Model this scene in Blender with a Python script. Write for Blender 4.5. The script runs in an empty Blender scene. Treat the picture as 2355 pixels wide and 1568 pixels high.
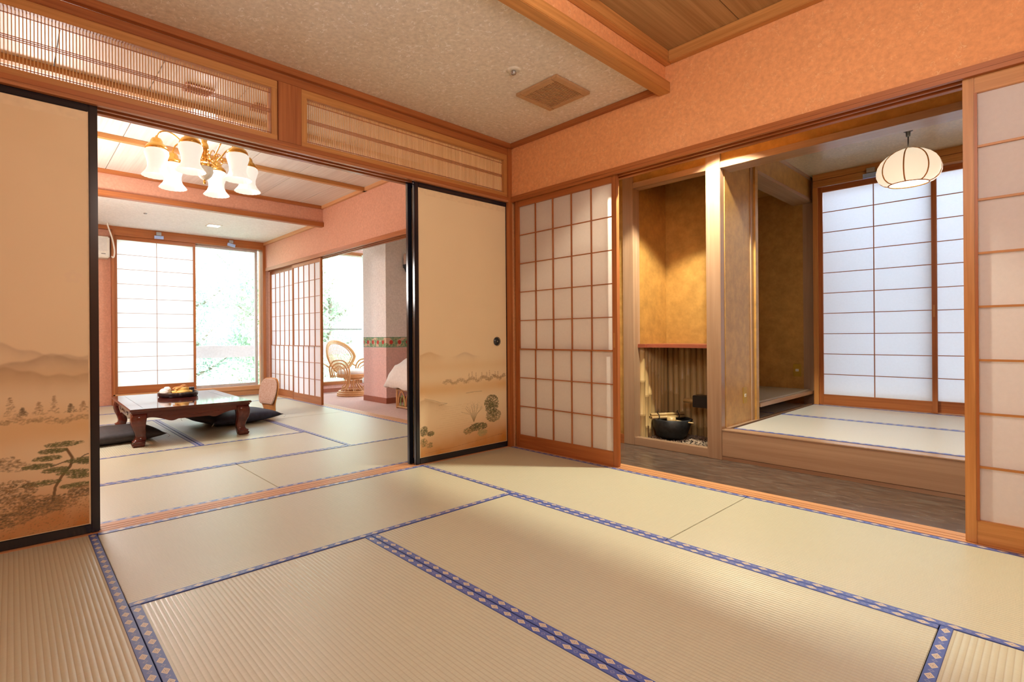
import bpy, bmesh, math, random
import numpy as np
from mathutils import Vector, Matrix
random.seed(7); rng = np.random.default_rng(5)
sc = bpy.context.scene
C = sc.collection
PI = math.pi

# ---------------------------------------------------------------- camera, light, exposure
CAM = (-2.9835, -2.9386, 0.8878); YAW = 0.7362; ROLL = -0.0073
cam = bpy.data.cameras.new('camera'); cam.sensor_fit = 'HORIZONTAL'; cam.sensor_width = 36
cam.lens = 1193.85*36/2355; cam.shift_x = 0.02941; cam.shift_y = -0.0048
cam.clip_start = 0.02; cam.clip_end = 200
co = bpy.data.objects.new('camera', cam); C.objects.link(co)
_F = Vector((math.sin(YAW), math.cos(YAW), 0)); _R0 = Vector((math.cos(YAW), -math.sin(YAW), 0)); _U0 = Vector((0, 0, 1))
_R = _R0*math.cos(ROLL) + _U0*math.sin(ROLL); _U = _U0*math.cos(ROLL) - _R0*math.sin(ROLL)
m = Matrix((_R, _U, -_F)).transposed().to_4x4(); m.translation = Vector(CAM)
co.matrix_world = m
sc.camera = co

world = bpy.data.worlds.new('world'); sc.world = world; world.use_nodes = True
bg = world.node_tree.nodes['Background']
bg.inputs[0].default_value = (0.78, 0.89, 1.0, 1); bg.inputs[1].default_value = 8.5

def light(name, kind, loc, energy, color, size=0.1, rot=None, **kw):
    l = bpy.data.lights.new(name, kind); l.energy = energy; l.color = color
    if kind in ('POINT', 'SPOT'): l.shadow_soft_size = size
    if kind == 'AREA': l.shape = 'RECTANGLE'; l.size = size; l.size_y = kw.pop('size_y', size)
    for k, v in kw.items(): setattr(l, k, v)
    o = bpy.data.objects.new(name, l); C.objects.link(o); o.location = loc
    if rot: o.rotation_euler = rot
    return o
# sun over the roof: it reaches the garden, not the rooms
light('sun_lamp', 'SUN', (0, 0, 20), 7.0, (1, .97, .9), rot=(math.radians(38), 0, math.radians(-12)), angle=.02)
# the ceiling lamp of the near room hangs behind the camera's view
light('near_room_lamp', 'POINT', (-1.9, -2.55, 2.04), 56, (.98, .96, .92), .42)
light('hall_spot', 'SPOT', (.40, -1.40, 2.36), 230, (1.0, .90, .68), .03, rot=(0, 0, 0), spot_size=math.radians(110), spot_blend=.22)
light('chandelier_glow', 'POINT', (-1.83, 1.63, 2.44), 26, (1.0, .95, .90), .06)
light('far_room_fill', 'POINT', (-2.78, 2.45, 1.55), 92, (1.0, .95, .91), .25)  # added unseen fill without a fixture, brightens the far room and its chandelier
light('downlight_glow', 'AREA', (-.98, 4.57, 2.37), 9, (1, .95, .88), .14)
light('pendant_glow', 'POINT', (1.65, -2.26, 2.0), 5, (1.0, .80, .55), .05)
# daylight portals in the window openings, the added side one included
def portal(loc, rot, sx, sy):
    o = light('daylight_portal', 'AREA', loc, 1, (1, 1, 1), sx, rot=rot, size_y=sy); o.data.cycles.is_portal = True
portal((-1.02, 5.62, 1.2), (-PI/2, 0, 0), 1.95, 2.2)
portal((1.65, 5.62, 1.2), (-PI/2, 0, 0), 2.95, 2.3)
portal((3.22, 4.82, 1.3), (PI/2, 0, PI/2), 1.2, 2.2)
portal((2.92, -2.5, 1.25), (PI/2, 0, PI/2), 2.2, 2.1)
vs = sc.view_settings
vs.view_transform = 'Standard'; vs.look = 'None'; vs.gamma = 1; vs.use_curve_mapping = False; vs.exposure = 0.3
sc.cycles.use_denoising = True
sc.cycles.max_bounces = 10; sc.cycles.diffuse_bounces = 6; sc.cycles.transmission_bounces = 6; sc.cycles.transparent_max_bounces = 12
sc.cycles.sample_clamp_indirect = 6; sc.cycles.caustics_reflective = False; sc.cycles.caustics_refractive = False

# ---------------------------------------------------------------- material helpers
class N:
    def __init__(s, name, rough=.6, spec=.5, metal=0, col=(.8, .8, .8)):
        s.m = bpy.data.materials.new(name); s.m.use_nodes = True; s.t = s.m.node_tree
        s.b = s.t.nodes['Principled BSDF']; s.b.inputs['Roughness'].default_value = rough
        s.b.inputs['Specular IOR Level'].default_value = spec; s.b.inputs['Metallic'].default_value = metal
        s.b.inputs['Base Color'].default_value = (*col, 1)
        s.out = s.t.nodes['Material Output']; s._co = None
    def n(s, typ, **kw):
        nd = s.t.nodes.new(typ)
        for k, v in kw.items():
            if k.startswith('i_'):
                key = k[2:]; key = int(key) if key.isdigit() else key.replace('_', ' ')
                s.put(nd.inputs[key], v)
            else: setattr(nd, k, v)
        return nd
    def put(s, sock, v):
        if isinstance(v, bpy.types.NodeSocket): s.t.links.new(v, sock)
        elif isinstance(v, (tuple, list)) and len(v) == 3 and sock.type == 'RGBA': sock.default_value = (*v, 1)
        else: sock.default_value = v
    def co(s, scale=(1, 1, 1), rand=True):
        tc = s.n('ShaderNodeTexCoord'); v = tc.outputs['Object']
        if rand:
            oi = s.n('ShaderNodeObjectInfo'); mu = s.n('ShaderNodeMath', operation='MULTIPLY', i_0=oi.outputs['Random'], i_1=37.0)
            v = s.n('ShaderNodeVectorMath', operation='ADD', i_0=v, i_1=mu.outputs[0]).outputs[0]
        return s.n('ShaderNodeVectorMath', operation='MULTIPLY', i_0=v, i_1=scale).outputs[0]
    def noise(s, v, scale=5, detail=3, rough=.5, dist=0):
        return s.n('ShaderNodeTexNoise', i_Vector=v, i_Scale=scale, i_Detail=detail, i_Roughness=rough, i_Distortion=dist).outputs[0]
    def ramp(s, f, stops):
        r = s.n('ShaderNodeValToRGB', i_0=f); el = r.color_ramp.elements
        while len(el) < len(stops): el.new(.5)
        for e, (p, c) in zip(el, stops):
            e.position = p; e.color = (*c, 1) if isinstance(c, tuple) else (c, c, c, 1)
        return r.outputs[0]
    def math(s, op, a, b=0.0, c=0.0):
        return s.n('ShaderNodeMath', operation=op, i_0=a, i_1=b, i_2=c).outputs[0]
    def mix(s, f, a, b, blend='MIX'):
        x = s.n('ShaderNodeMix', data_type='RGBA', blend_type=blend)
        s.put(x.inputs[0], f); s.put(x.inputs[6], a); s.put(x.inputs[7], b); return x.outputs[2]
    def base(s, c): s.put(s.b.inputs['Base Color'], c)
    def bump(s, h, strength=.3, dist=.002):
        b = s.n('ShaderNodeBump', i_Strength=strength, i_Distance=dist, i_Height=h); s.put(s.b.inputs['Normal'], b.outputs[0])

def plain(name, col, rough=.5, metal=0, spec=.5, var=.06):
    a = N(name, rough, spec, metal, col); v = a.co()
    f = a.noise(v, 30, 3)
    a.base(a.ramp(f, [(.3, tuple(c*(1-var) for c in col)), (.7, tuple(min(1, c*(1+var)) for c in col))])); return a.m
def wood(name, dark, lite, axis=0, rough=.42, spec=.4, fine=60, stretch=1.6, bump=.15):
    a = N(name, rough, spec); sc_ = [fine]*3; sc_[axis] = stretch
    v = a.co(tuple(sc_)); f = a.noise(v, 1, 5, .6, .4)
    sb = [7]*3; sb[axis] = .5
    g = a.noise(a.co(tuple(sb)), 1, 2, .5, 1.0)
    c = a.ramp(f, [(.3, dark), (.68, lite)])
    c = a.mix(a.math('MULTIPLY', g, .45), c, tuple(x*.72 for x in dark))
    a.base(c); a.bump(f, bump, .001); return a.m
M = {}
def W3(key, dark, lite, **kw):
    for i, ax in enumerate('xyz'): M[key+'_'+ax] = wood(key+'_'+ax, dark, lite, i, **kw)
W3('cedar', (.31, .092, .023), (.49, .175, .048))
W3('honey', (.44, .19, .05), (.66, .32, .10))
W3('veneer', (.33, .205, .125), (.46, .31, .20), rough=.22, fine=25, stretch=.8, bump=.04)
W3('pale', (.52, .25, .11), (.70, .38, .18))
M['cedar_board_x'] = wood('cedar_board_x', (.30, .16, .055), (.52, .32, .14), 0, rough=.5, fine=38, stretch=.7)
M['board2_y'] = wood('board2_y', (.64, .54, .47), (.80, .72, .65), 1, rough=.4, fine=45, stretch=.8)
M['sheen'] = wood('sheen', (.36, .13, .05), (.56, .25, .11), 0, rough=.16, spec=.9)
M['slat'] = wood('slat', (.60, .33, .11), (.78, .50, .22), 2)
M['rosewood'] = wood('rosewood', (.055, .008, .006), (.13, .022, .014), 0, rough=.12, spec=.6, fine=20, bump=.02)
M['rosewood_top'] = wood('rosewood_top', (.06, .012, .010), (.12, .025, .018), 0, rough=.06, spec=.8, fine=20, bump=.0)
M['lacquer'] = plain('lacquer', (.010, .011, .018), .16, spec=.6)
M['brass'] = plain('brass', (.72, .42, .10), .22, 1)
M['gold_plate'] = plain('gold_plate', (.50, .32, .04), .35, .5)
M['steel'] = plain('steel', (.45, .46, .48), .3, .9)
M['white_plastic'] = plain('white_plastic', (.72, .70, .62), .4)
M['black'] = plain('black', (.012, .011, .011), .4)
M['dark_metal'] = plain('dark_metal', (.05, .06, .07), .35, .6)
M['blue_strip'] = plain('blue_strip', (.35, .50, .85), .35)
M['rattan'] = plain('rattan', (.66, .36, .15), .35)
M['rattan_green'] = plain('rattan_green', (.25, .42, .13), .4)
M['cane'] = plain('cane', (.72, .50, .28), .5)
M['white_cloth'] = plain('white_cloth', (.80, .77, .75), .9)
M['navy'] = plain('navy', (.018, .022, .045), .75, var=.25)
M['charcoal'] = plain('charcoal', (.030, .026, .028), .7, var=.25)
M['stone'] = plain('stone', (.018, .021, .024), .55, var=.5)
M['shelf_red'] = wood('shelf_red', (.25, .065, .035), (.38, .11, .06), 1, rough=.3)
M['twine'] = plain('twine', (.01, .01, .012), .8)
M['vent_wood'] = plain('vent_wood', (.50, .30, .15), .5)
M['vent_red'] = plain('vent_red', (.35, .11, .06), .5)
M['tea_pack'] = plain('tea_pack', (.80, .55, .16), .6)
M['alu'] = plain('alu', (.62, .62, .62), .35, .3)
M['ext_white'] = plain('ext_white', (.66, .66, .68), .7)
M['gravel'] = plain('gravel', (.34, .26, .19), .8, var=.35)
M['bark'] = plain('bark', (.30, .24, .18), .9, var=.3)
M['shell'] = plain('shell', (.45, .40, .33), .9)

def m_plaster(name, col, fibre, amount, scale=9, rough=.75, stripe=None, mottle=.12):
    a = N(name, rough, .3, .35 if name == 'gold_wall' else 0); v = a.co(rand=False)
    f = a.noise(v, 45 if name != 'gold_wall' else 12, 4, .65); big = a.noise(v, 3, 3)
    c = a.ramp(f, [(.3, tuple(x*(1-mottle) for x in col)), (.7, tuple(min(1, x*(1+mottle)) for x in col))])
    n1 = a.noise(a.n('ShaderNodeVectorMath', operation='MULTIPLY', i_0=v, i_1=stripe or (1, 1, 1)).outputs[0], scale, 3, .5, .5 if 'ceil' in name else 1.5)
    d = a.math('ABSOLUTE', a.math('SUBTRACT', n1, .5)); line = a.math('LESS_THAN', d, .024 if 'ceil' in name else .012)
    m2 = a.math('GREATER_THAN', a.noise(v, scale*1.1, 2), .56)
    line = a.math('MULTIPLY', a.math('MULTIPLY', line, m2), amount)
    c = a.mix(line, c, fibre); c = a.mix(a.math('MULTIPLY', big, .18), c, tuple(x*.8 for x in col))
    a.base(c); a.bump(f, .25, .0012); return a.m
M['plaster'] = m_plaster('plaster', (.75, .35, .145), (.90, .60, .32), .45, 24)
M['plaster_far'] = m_plaster('plaster_far', (.60, .31, .21), (.72, .47, .36), .4, 24)  # near-room plaster with the far room's cooler light put into its colour
M['ceil_plaster'] = m_plaster('ceil_plaster', (.75, .705, .62), (.96, .95, .93), .8, 30, .26, (1, .45, 1), mottle=.16)
M['ceil_white'] = m_plaster('ceil_white', (.84, .82, .78), (.93, .92, .90), .7, 14, .6, (.35, 1.6, 1))
M['gold_wall'] = m_plaster('gold_wall', (.52, .30, .085), (.66, .46, .18), .15, 9, .36, mottle=.20)
M['hall_ceiling'] = m_plaster('hall_ceiling', (.50, .40, .24), (.62, .52, .36), .5, 12, .3, (.4, 1.5, 1), mottle=.2)
M['sun_wall'] = m_plaster('sun_wall', (.88, .83, .80), (.94, .91, .89), .5, 25, .8)
M['sun_pink'] = m_plaster('sun_pink', (.78, .50, .45), (.84, .62, .58), .4, 25, .8)
M['carpet'] = m_plaster('carpet', (.62, .42, .36), (.7, .52, .46), .3, 40, .95)

def m_tatami(name, col, dark):
    a = N(name, .33, .95); v = a.co(rand=False); sx = a.n('ShaderNodeSeparateXYZ', i_0=v)
    ph = a.math('MULTIPLY', sx.outputs[0], 2*PI/.0152)
    w = a.math('ABSOLUTE', a.math('SINE', a.math('MULTIPLY', ph, .5)))      # ridge profile
    th = a.noise(a.co((14, 420, 1)), 1, 3, .6)
    pat = a.noise(a.co((2, 2, 2)), 1, 3)
    c = a.ramp(th, [(.25, tuple(x*.86 for x in col)), (.75, col)])
    c = a.mix(a.ramp(w, [(.05, .75), (.42, 0.0)]), c, dark)
    c = a.mix(a.math('MULTIPLY', pat, .35), c, (col[0]*.95, col[1]*.88, col[2]*.72))
    a.base(c)
    h = a.math('ADD', w, a.math('MULTIPLY', th, .35)); a.bump(h, .55, .0016); return a.m
M['tatami'] = m_tatami('tatami', (.585, .595, .465), (.40, .37, .26))
M['tatami_grey'] = m_tatami('tatami_grey', (.58, .59, .57), (.38, .37, .33))

def m_heri():
    a = N('heri', .38, .8); v = a.co(rand=False); sx = a.n('ShaderNodeSeparateXYZ', i_0=v)
    t = a.math('SUBTRACT', a.math('FRACT', a.math('MULTIPLY', sx.outputs[1], 1/.06)), .5)
    at = a.math('ABSOLUTE', t); ax = a.math('ABSOLUTE', sx.outputs[0])
    def dia(tt, a_, b_): return a.math('ADD', a.math('DIVIDE', tt, a_), a.math('DIVIDE', ax, b_))
    d = dia(at, .30, .0112)
    main = a.ramp(a.math('MULTIPLY', d, .5), [(0, (.20, .17, .18)), (.08, (.20, .17, .18)), (.11, (.64, .56, .44)), (.20, (.64, .56, .44)), (.23, (.36, .29, .24)), (.28, (.36, .29, .24)), (.31, (.60, .52, .42)), (.40, (.54, .46, .38)), (.42, (.68, .60, .48)), (.49, (.68, .60, .48)), (.52, (.035, .06, .25))])
    d2 = dia(a.math('SUBTRACT', .5, at), .14, .008)
    s2 = a.math('MULTIPLY', a.math('LESS_THAN', a.math('ABSOLUTE', a.math('SUBTRACT', d2, .72)), .2), .45)
    base = a.mix(a.noise(a.co((900, 300, 1)), 1, 1), (.045, .085, .32), (.09, .15, .46))
    c = a.mix(s2, base, (.42, .42, .48))
    c = a.mix(a.math('LESS_THAN', d, 1.0), c, main); a.base(c)
    a.bump(a.noise(a.co((500, 900, 1)), 1, 1), .2, .0006); return a.m
M['heri'] = m_heri()

def m_paper(name, col, trans=.55):
    a = N(name); t = a.t; t.nodes.remove(a.b)
    f = a.noise(a.co((1, 1, 1)), 60, 4, .7)
    c = a.ramp(f, [(.3, tuple(x*.96 for x in col)), (.7, col)])
    d = a.n('ShaderNodeBsdfDiffuse', i_Color=c); tr = a.n('ShaderNodeBsdfTranslucent', i_Color=c)
    mx = a.n('ShaderNodeMixShader', i_0=trans); t.links.new(d.outputs[0], mx.inputs[1]); t.links.new(tr.outputs[0], mx.inputs[2])
    t.links.new(mx.outputs[0], a.out.inputs[0]); return a.m
M['paper'] = m_paper('paper', (.86, .82, .78), .5)
M['paper_day'] = m_paper('paper_day', (.91, .86, .89), .55)
M['paper_thick'] = m_paper('paper_thick', (.70, .80, .94), .38)  # shade outside the raised room put into the paper: dimmer and bluer
M['curtain'] = m_paper('curtain', (.92, .92, .92), .6)
def m_glass():
    a = N('window_glass'); t = a.t; t.nodes.remove(a.b)
    tr = a.n('ShaderNodeBsdfTransparent', i_Color=(.97, .98, .98)); g = a.n('ShaderNodeBsdfGlossy', i_Roughness=.03)
    fr = a.n('ShaderNodeFresnel', i_IOR=1.2); mx = a.n('ShaderNodeMixShader', i_0=fr.outputs[0])
    t.links.new(tr.outputs[0], mx.inputs[1]); t.links.new(g.outputs[0], mx.inputs[2]); t.links.new(mx.outputs[0], a.out.inputs[0]); return a.m
M['glass'] = m_glass()
def m_emit(name, col, strength, base=(.8, .8, .8)):
    a = N(name, .4, .4, 0, base); a.b.inputs['Emission Color'].default_value = (*col, 1); a.b.inputs['Emission Strength'].default_value = strength
    f = a.noise(a.co(), 40, 2); a.base(a.ramp(f, [(.3, tuple(x*.95 for x in base)), (.7, base)])); return a.m
M['lamp_glass'] = m_emit('lamp_glass', (1, .93, .80), .62, (.42, .41, .38))
M['bulb'] = m_emit('bulb', (1, .93, .78), 5)
M['pendant_paper'] = m_emit('pendant_paper', (1, .84, .62), .62, (.85, .78, .65))
M['pendant_inner'] = m_emit('pendant_inner', (1, .95, .85), 3)
M['down_glass'] = m_emit('down_glass', (1, .97, .92), 4)

def m_hallfloor():
    a = N('hall_floor', .27, .6); v = a.co(rand=False)
    f = a.noise(a.co((9, 3.0, 1), False), 3, 6, .65, .6); g = a.noise(v, 120, 3)
    c = a.ramp(f, [(.35, (.045, .030, .022)), (.5, (.10, .060, .040)), (.66, (.13, .105, .085))])
    a.base(a.mix(a.math('MULTIPLY', g, .3), c, (.1, .1, .1))); a.bump(g, .15, .0008); return a.m
M['hall_floor'] = m_hallfloor()
def m_bamboo():
    a = N('bamboo', .35, .5); f = a.noise(a.co((60, 60, 2)), 1, 3); g = a.noise(a.co((8, 8, 4)), 1, 2)
    c = a.ramp(f, [(.3, (.47, .32, .13)), (.7, (.66, .49, .25))]); a.base(a.mix(a.math('MULTIPLY', g, .3), c, (.40, .30, .12))); return a.m
M['bamboo'] = m_bamboo()
def m_seat():
    a = N('brocade', .6, .4); f = a.noise(a.co(), 34, 2, .5, 2.5)
    a.base(a.ramp(f, [(.44, (.46, .30, .22)), (.5, (.66, .56, .52)), (.56, (.50, .34, .26))])); return a.m
M['brocade'] = m_seat()
def m_floral():
    a = N('grey_floral', .8, .3); f = a.noise(a.co(), 26, 2, .5, 2.5)
    a.base(a.ramp(f, [(.46, (.17, .15, .15)), (.5, (.42, .38, .36)), (.54, (.20, .17, .17))])); return a.m
M['grey_floral'] = m_floral()
def m_border():
    a = N('fruit_border', .8, .2); v = a.co(rand=False); sx = a.n('ShaderNodeSeparateXYZ', i_0=v)
    u = a.math('ADD', sx.outputs[0], sx.outputs[1]); w = sx.outputs[2]
    t = a.math('MULTIPLY', a.math('SUBTRACT', a.math('FRACT', a.math('MULTIPLY', u, 1/.14)), .5), .14)
    r = a.math('SQRT', a.math('ADD', a.math('MULTIPLY', t, t), a.math('MULTIPLY', w, w)))
    leaf = a.n('ShaderNodeTexVoronoi', i_Vector=v, i_Scale=34).outputs[0]
    mask = a.math('GREATER_THAN', a.noise(v, 11, 2), .47)
    c = a.mix(a.math('MULTIPLY', mask, .85), (.70, .50, .36), a.ramp(leaf, [(.1, (.06, .20, .10)), (.5, (.16, .36, .20)), (.8, (.45, .45, .22))]))
    c = a.mix(a.math('LESS_THAN', r, .030), c, (.55, .07, .05))
    c = a.mix(a.math('GREATER_THAN', a.math('ABSOLUTE', w), .066), c, (.20, .36, .28)); a.base(c); return a.m
M['fruit_border'] = m_border()
def m_leaf(name, c1, c2):
    a = N(name); t = a.t; t.nodes.remove(a.b); f = a.noise(a.co(), 1.3, 3)
    c = a.ramp(f, [(.35, c1), (.65, c2)]); d = a.n('ShaderNodeBsdfDiffuse', i_Color=c); tr = a.n('ShaderNodeBsdfTranslucent', i_Color=c)
    mx = a.n('ShaderNodeMixShader', i_0=.4); t.links.new(d.outputs[0], mx.inputs[1]); t.links.new(tr.outputs[0], mx.inputs[2]); t.links.new(mx.outputs[0], a.out.inputs[0]); return a.m
M['leaf_a'] = m_leaf('leaf_a', (.40, .50, .38), (.66, .72, .58)); M['leaf_b'] = m_leaf('leaf_b', (.34, .46, .40), (.58, .66, .58))  # window haze is put into the leaf colours as extra white
M['hill'] = m_leaf('hill', (.32, .44, .34), (.50, .60, .48))

# ---------------------------------------------------------------- mesh helpers
def mk(name, mesh, mat=None, parent=None, loc=(0, 0, 0), rot=None, kind=None):
    o = bpy.data.objects.new(name, mesh); C.objects.link(o); o.location = loc
    if rot: o.rotation_euler = rot
    if mat is not None and not mesh.materials: mesh.materials.append(M[mat] if isinstance(mat, str) else mat)
    if parent: o.parent = parent
    if kind: o['kind'] = kind
    return o
def bm_mesh(bm, name='m', smooth=False):
    me = bpy.data.meshes.new(name); bm.normal_update(); bm.to_mesh(me); bm.free()
    if smooth:
        for p in me.polygons: p.use_smooth = True
    return me
def boxes(bl, bev=0):
    bm = bmesh.new()
    for (x0, x1, y0, y1, z0, z1) in bl:
        r = bmesh.ops.create_cube(bm, size=1)
        for v in r['verts']: v.co = Vector(((x0+x1)/2+v.co.x*(x1-x0), (y0+y1)/2+v.co.y*(y1-y0), (z0+z1)/2+v.co.z*(z1-z0)))
    if bev: bmesh.ops.bevel(bm, geom=bm.edges[:], offset=bev, segments=2, affect='EDGES', clamp_overlap=True)
    return bm_mesh(bm)
def bx(name, b, mat, parent=None, kind=None, bev=0):
    """one box given in the parent's space (or world): origin at its centre"""
    x0, x1, y0, y1, z0, z1 = b; c = ((x0+x1)/2, (y0+y1)/2, (z0+z1)/2)
    return mk(name, boxes([(x0-c[0], x1-c[0], y0-c[1], y1-c[1], z0-c[2], z1-c[2])], bev), mat, parent, c, kind=kind)
def thing(name, label, cat, loc=(0, 0, 0), rz=0, group=None, kind=None):
    o = bpy.data.objects.new(name, None); C.objects.link(o); o.location = loc; o.rotation_euler = (0, 0, rz)
    o.empty_display_size = .1; o['label'] = label; o['category'] = cat
    if group: o['group'] = group
    if kind: o['kind'] = kind
    return o
def tag(o, label, cat, group=None, kind=None):
    o['label'] = label; o['category'] = cat
    if group: o['group'] = group
    if kind: o['kind'] = kind
    return o
def structroot(name, loc=(0, 0, 0), label=None, cat=None):
    o = bpy.data.objects.new(name, None); C.objects.link(o); o.location = loc; o['kind'] = 'structure'; o.empty_display_size = .1
    if label: o['label'] = label; o['category'] = cat
    return o
def S(name, b, mat, bev=0): return bx(name, b, mat, kind='structure', bev=bev)
def tube_bm(bm, pts, rad, sides=8, closed=False, cap=True):
    pts = [Vector(p) for p in pts]; n = len(pts); rad = rad if isinstance(rad, (list, tuple)) else [rad]*n
    rings = []; up = None
    for i in range(n):
        a = pts[(i-1) % n] if (closed or i > 0) else pts[i]; b = pts[(i+1) % n] if (closed or i < n-1) else pts[i]
        t = (b-a).normalized()
        if up is None:
            up = Vector((0, 0, 1)) if abs(t.z) < .9 else Vector((1, 0, 0))
        s = t.cross(up).normalized(); up = s.cross(t).normalized()
        rings.append([bm.verts.new(pts[i]+(s*math.cos(2*PI*k/sides)+up*math.sin(2*PI*k/sides))*rad[i]) for k in range(sides)])
    for i in range(n if closed else n-1):
        r0, r1 = rings[i], rings[(i+1) % n]
        for k in range(sides): bm.faces.new((r0[k], r0[(k+1) % sides], r1[(k+1) % sides], r1[k]))
    if cap and not closed: bm.faces.new(rings[0][::-1]); bm.faces.new(rings[-1])
def crom(p, n=5):
    p = [Vector(q) for q in p]
    if len(p) < 3 or len(p) > 14: return p
    q = [p[0]*2-p[1]]+p+[p[-1]*2-p[-2]]; out = []
    for i in range(1, len(q)-2):
        for k in range(n):
            t = k/n; a, b, c, d = q[i-1:i+3]
            out.append(.5*((2*b)+(c-a)*t+(2*a-5*b+4*c-d)*t*t+(3*b-a-3*c+d)*t**3))
    return out+[p[-1]]
def tubes(lst, sides=8):
    bm = bmesh.new()
    for t in lst:
        cl = len(t) > 2 and t[2]; tube_bm(bm, t[0] if cl or isinstance(t[1], list) else crom(t[0]), t[1], sides, closed=cl)
    bmesh.ops.recalc_face_normals(bm, faces=bm.faces[:])
    return bm_mesh(bm, smooth=True)
def lathe(prof, seg=24, mod=None, capb=False, capt=False):
    bm = bmesh.new(); rings = []
    for i, (r, z) in enumerate(prof):
        rings.append([bm.verts.new(((r*(mod(i, 2*PI*k/seg) if mod else 1))*math.cos(2*PI*k/seg), (r*(mod(i, 2*PI*k/seg) if mod else 1))*math.sin(2*PI*k/seg), z)) for k in range(seg)])
    for a, b in zip(rings, rings[1:]):
        for k in range(seg): bm.faces.new((a[k], a[(k+1) % seg], b[(k+1) % seg], b[k]))
    if capb: bm.faces.new(rings[0][::-1])
    if capt: bm.faces.new(rings[-1])
    bmesh.ops.recalc_face_normals(bm, faces=bm.faces[:])
    return bm_mesh(bm, smooth=True)
def prism(poly, y0, y1):
    """polygon in XZ extruded along Y"""
    bm = bmesh.new(); a = [bm.verts.new((x, y0, z)) for x, z in poly]; b = [bm.verts.new((x, y1, z)) for x, z in poly]
    bm.faces.new(a); bm.faces.new(b[::-1]); n = len(poly)
    for i in range(n): bm.faces.new((a[i], b[i], b[(i+1) % n], a[(i+1) % n]))
    bmesh.ops.recalc_face_normals(bm, faces=bm.faces[:]); bmesh.ops.triangulate(bm, faces=[f for f in bm.faces if len(f.verts) > 4])
    return bm_mesh(bm)
def cushion_mesh(w, d, h, n=18, puff=.6):
    bm = bmesh.new(); g = {}
    for s in (1, -1):
        for i in range(n+1):
            for j in range(n+1):
                u = i/n*2-1; v = j/n*2-1; e = max(0, (1-abs(u)**2.6)*(1-abs(v)**2.6))**.42
                pin = 1-.07*(1-abs(v)**2)*abs(u)**6; pin2 = 1-.07*(1-abs(u)**2)*abs(v)**6
                z = s*e*h/2*(1+.04*math.sin(9*u+3*v))
                if s == -1: z = max(z, -h/2*.8)
                if s == -1 and (i in (0, n) or j in (0, n)): g[(s, i, j)] = g[(1, i, j)]; continue
                g[(s, i, j)] = bm.verts.new((u*w/2*pin, v*d/2*pin2, z))
        for i in range(n):
            for j in range(n):
                q = [g[(s, i, j)], g[(s, i+1, j)], g[(s, i+1, j+1)], g[(s, i, j+1)]]
                bm.faces.new(q if s == 1 else q[::-1])
    return bm_mesh(bm, smooth=True)
def blob(bm, c, r, sub=2, noise=.1):
    res = bmesh.ops.create_icosphere(bm, subdivisions=sub, radius=1)
    for v in res['verts']:
        k = 1+noise*(random.random()-.5); v.co = Vector((c[0]+v.co.x*r[0]*k, c[1]+v.co.y*r[1]*k, c[2]+v.co.z*r[2]*k))

# ---------------------------------------------------------------- shell of the building
T = .12
# closing walls
S('wall_back', (-3.72, 3.3, -3.72, -3.6, -.3, 2.75), 'plaster')
S('wall_left', (-3.72, -3.6, -3.6, 5.62, -.3, 2.75), 'plaster')
S('roof_slab', (-4.1, 3.9, -4.1, 6.0, 2.76, 2.86), 'shell')
S('foundation', (-3.72, 3.3, -3.72, 5.62, -.35, -.075), 'shell')
# right wall of the near room and of the far room: plaster above the head rail
def wall_cut(name, mat, *bs):
    r = structroot(name)
    for b in bs: bx('plaster_panel', b, mat, r)
    return r
wall_cut('wall_right', 'plaster', (0.0, T, -3.6, 0, 1.998, 2.76), (0, T, .0, .13, -.05, 2.76))
wall_cut('wall_far_right', 'plaster_far', (0, T, .13, 5.5, 1.985, 2.76))
# ceilings
r = structroot('ceiling')
bx('ceiling_sheet', (-3.6, 0, -1.305, 0.13, 2.42, 2.5), 'ceil_plaster', r)
# raised board ceiling over the rear half, boards side by side along x
y = -1.345
ws = .45
first = None
while y > -3.62:
    bx('ceiling_board', (-3.6, 0.0, max(y-ws+.004, -3.6), y, 2.60, 2.63), 'cedar_board_x', r); y -= ws
for x in (-.84, -1.75, -2.66): bx('batten', (x-.018, x+.018, -3.6, -1.37, 2.565, 2.60), 'honey_y', r)
# fascia where the ceiling steps up, with its bottom trim and mouldings
S('trim_1', (-3.6, 0, -1.34, -1.30, 2.43, 2.62), 'plaster')
S('trim_2', (-3.6, 0.0, -1.372, -1.30, 2.362, 2.428), 'honey_x', bev=.003)
r = structroot('trim_3')
bx('moulding', (-3.6, 0, -1.385, -1.341, 2.532, 2.60), 'honey_x', r, bev=.003)
bx('moulding', (-.045, 0, -3.6, -1.385, 2.532, 2.60), 'honey_y', r, bev=.003)
r = structroot('trim_4')
bx('moulding', (-.030, 0, -1.30, -.03, 2.385, 2.42), 'cedar_y', r, bev=.002)
bx('moulding', (-3.6, 0, -.035, 0.0, 2.383, 2.42), 'cedar_x', r, bev=.002)

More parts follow.
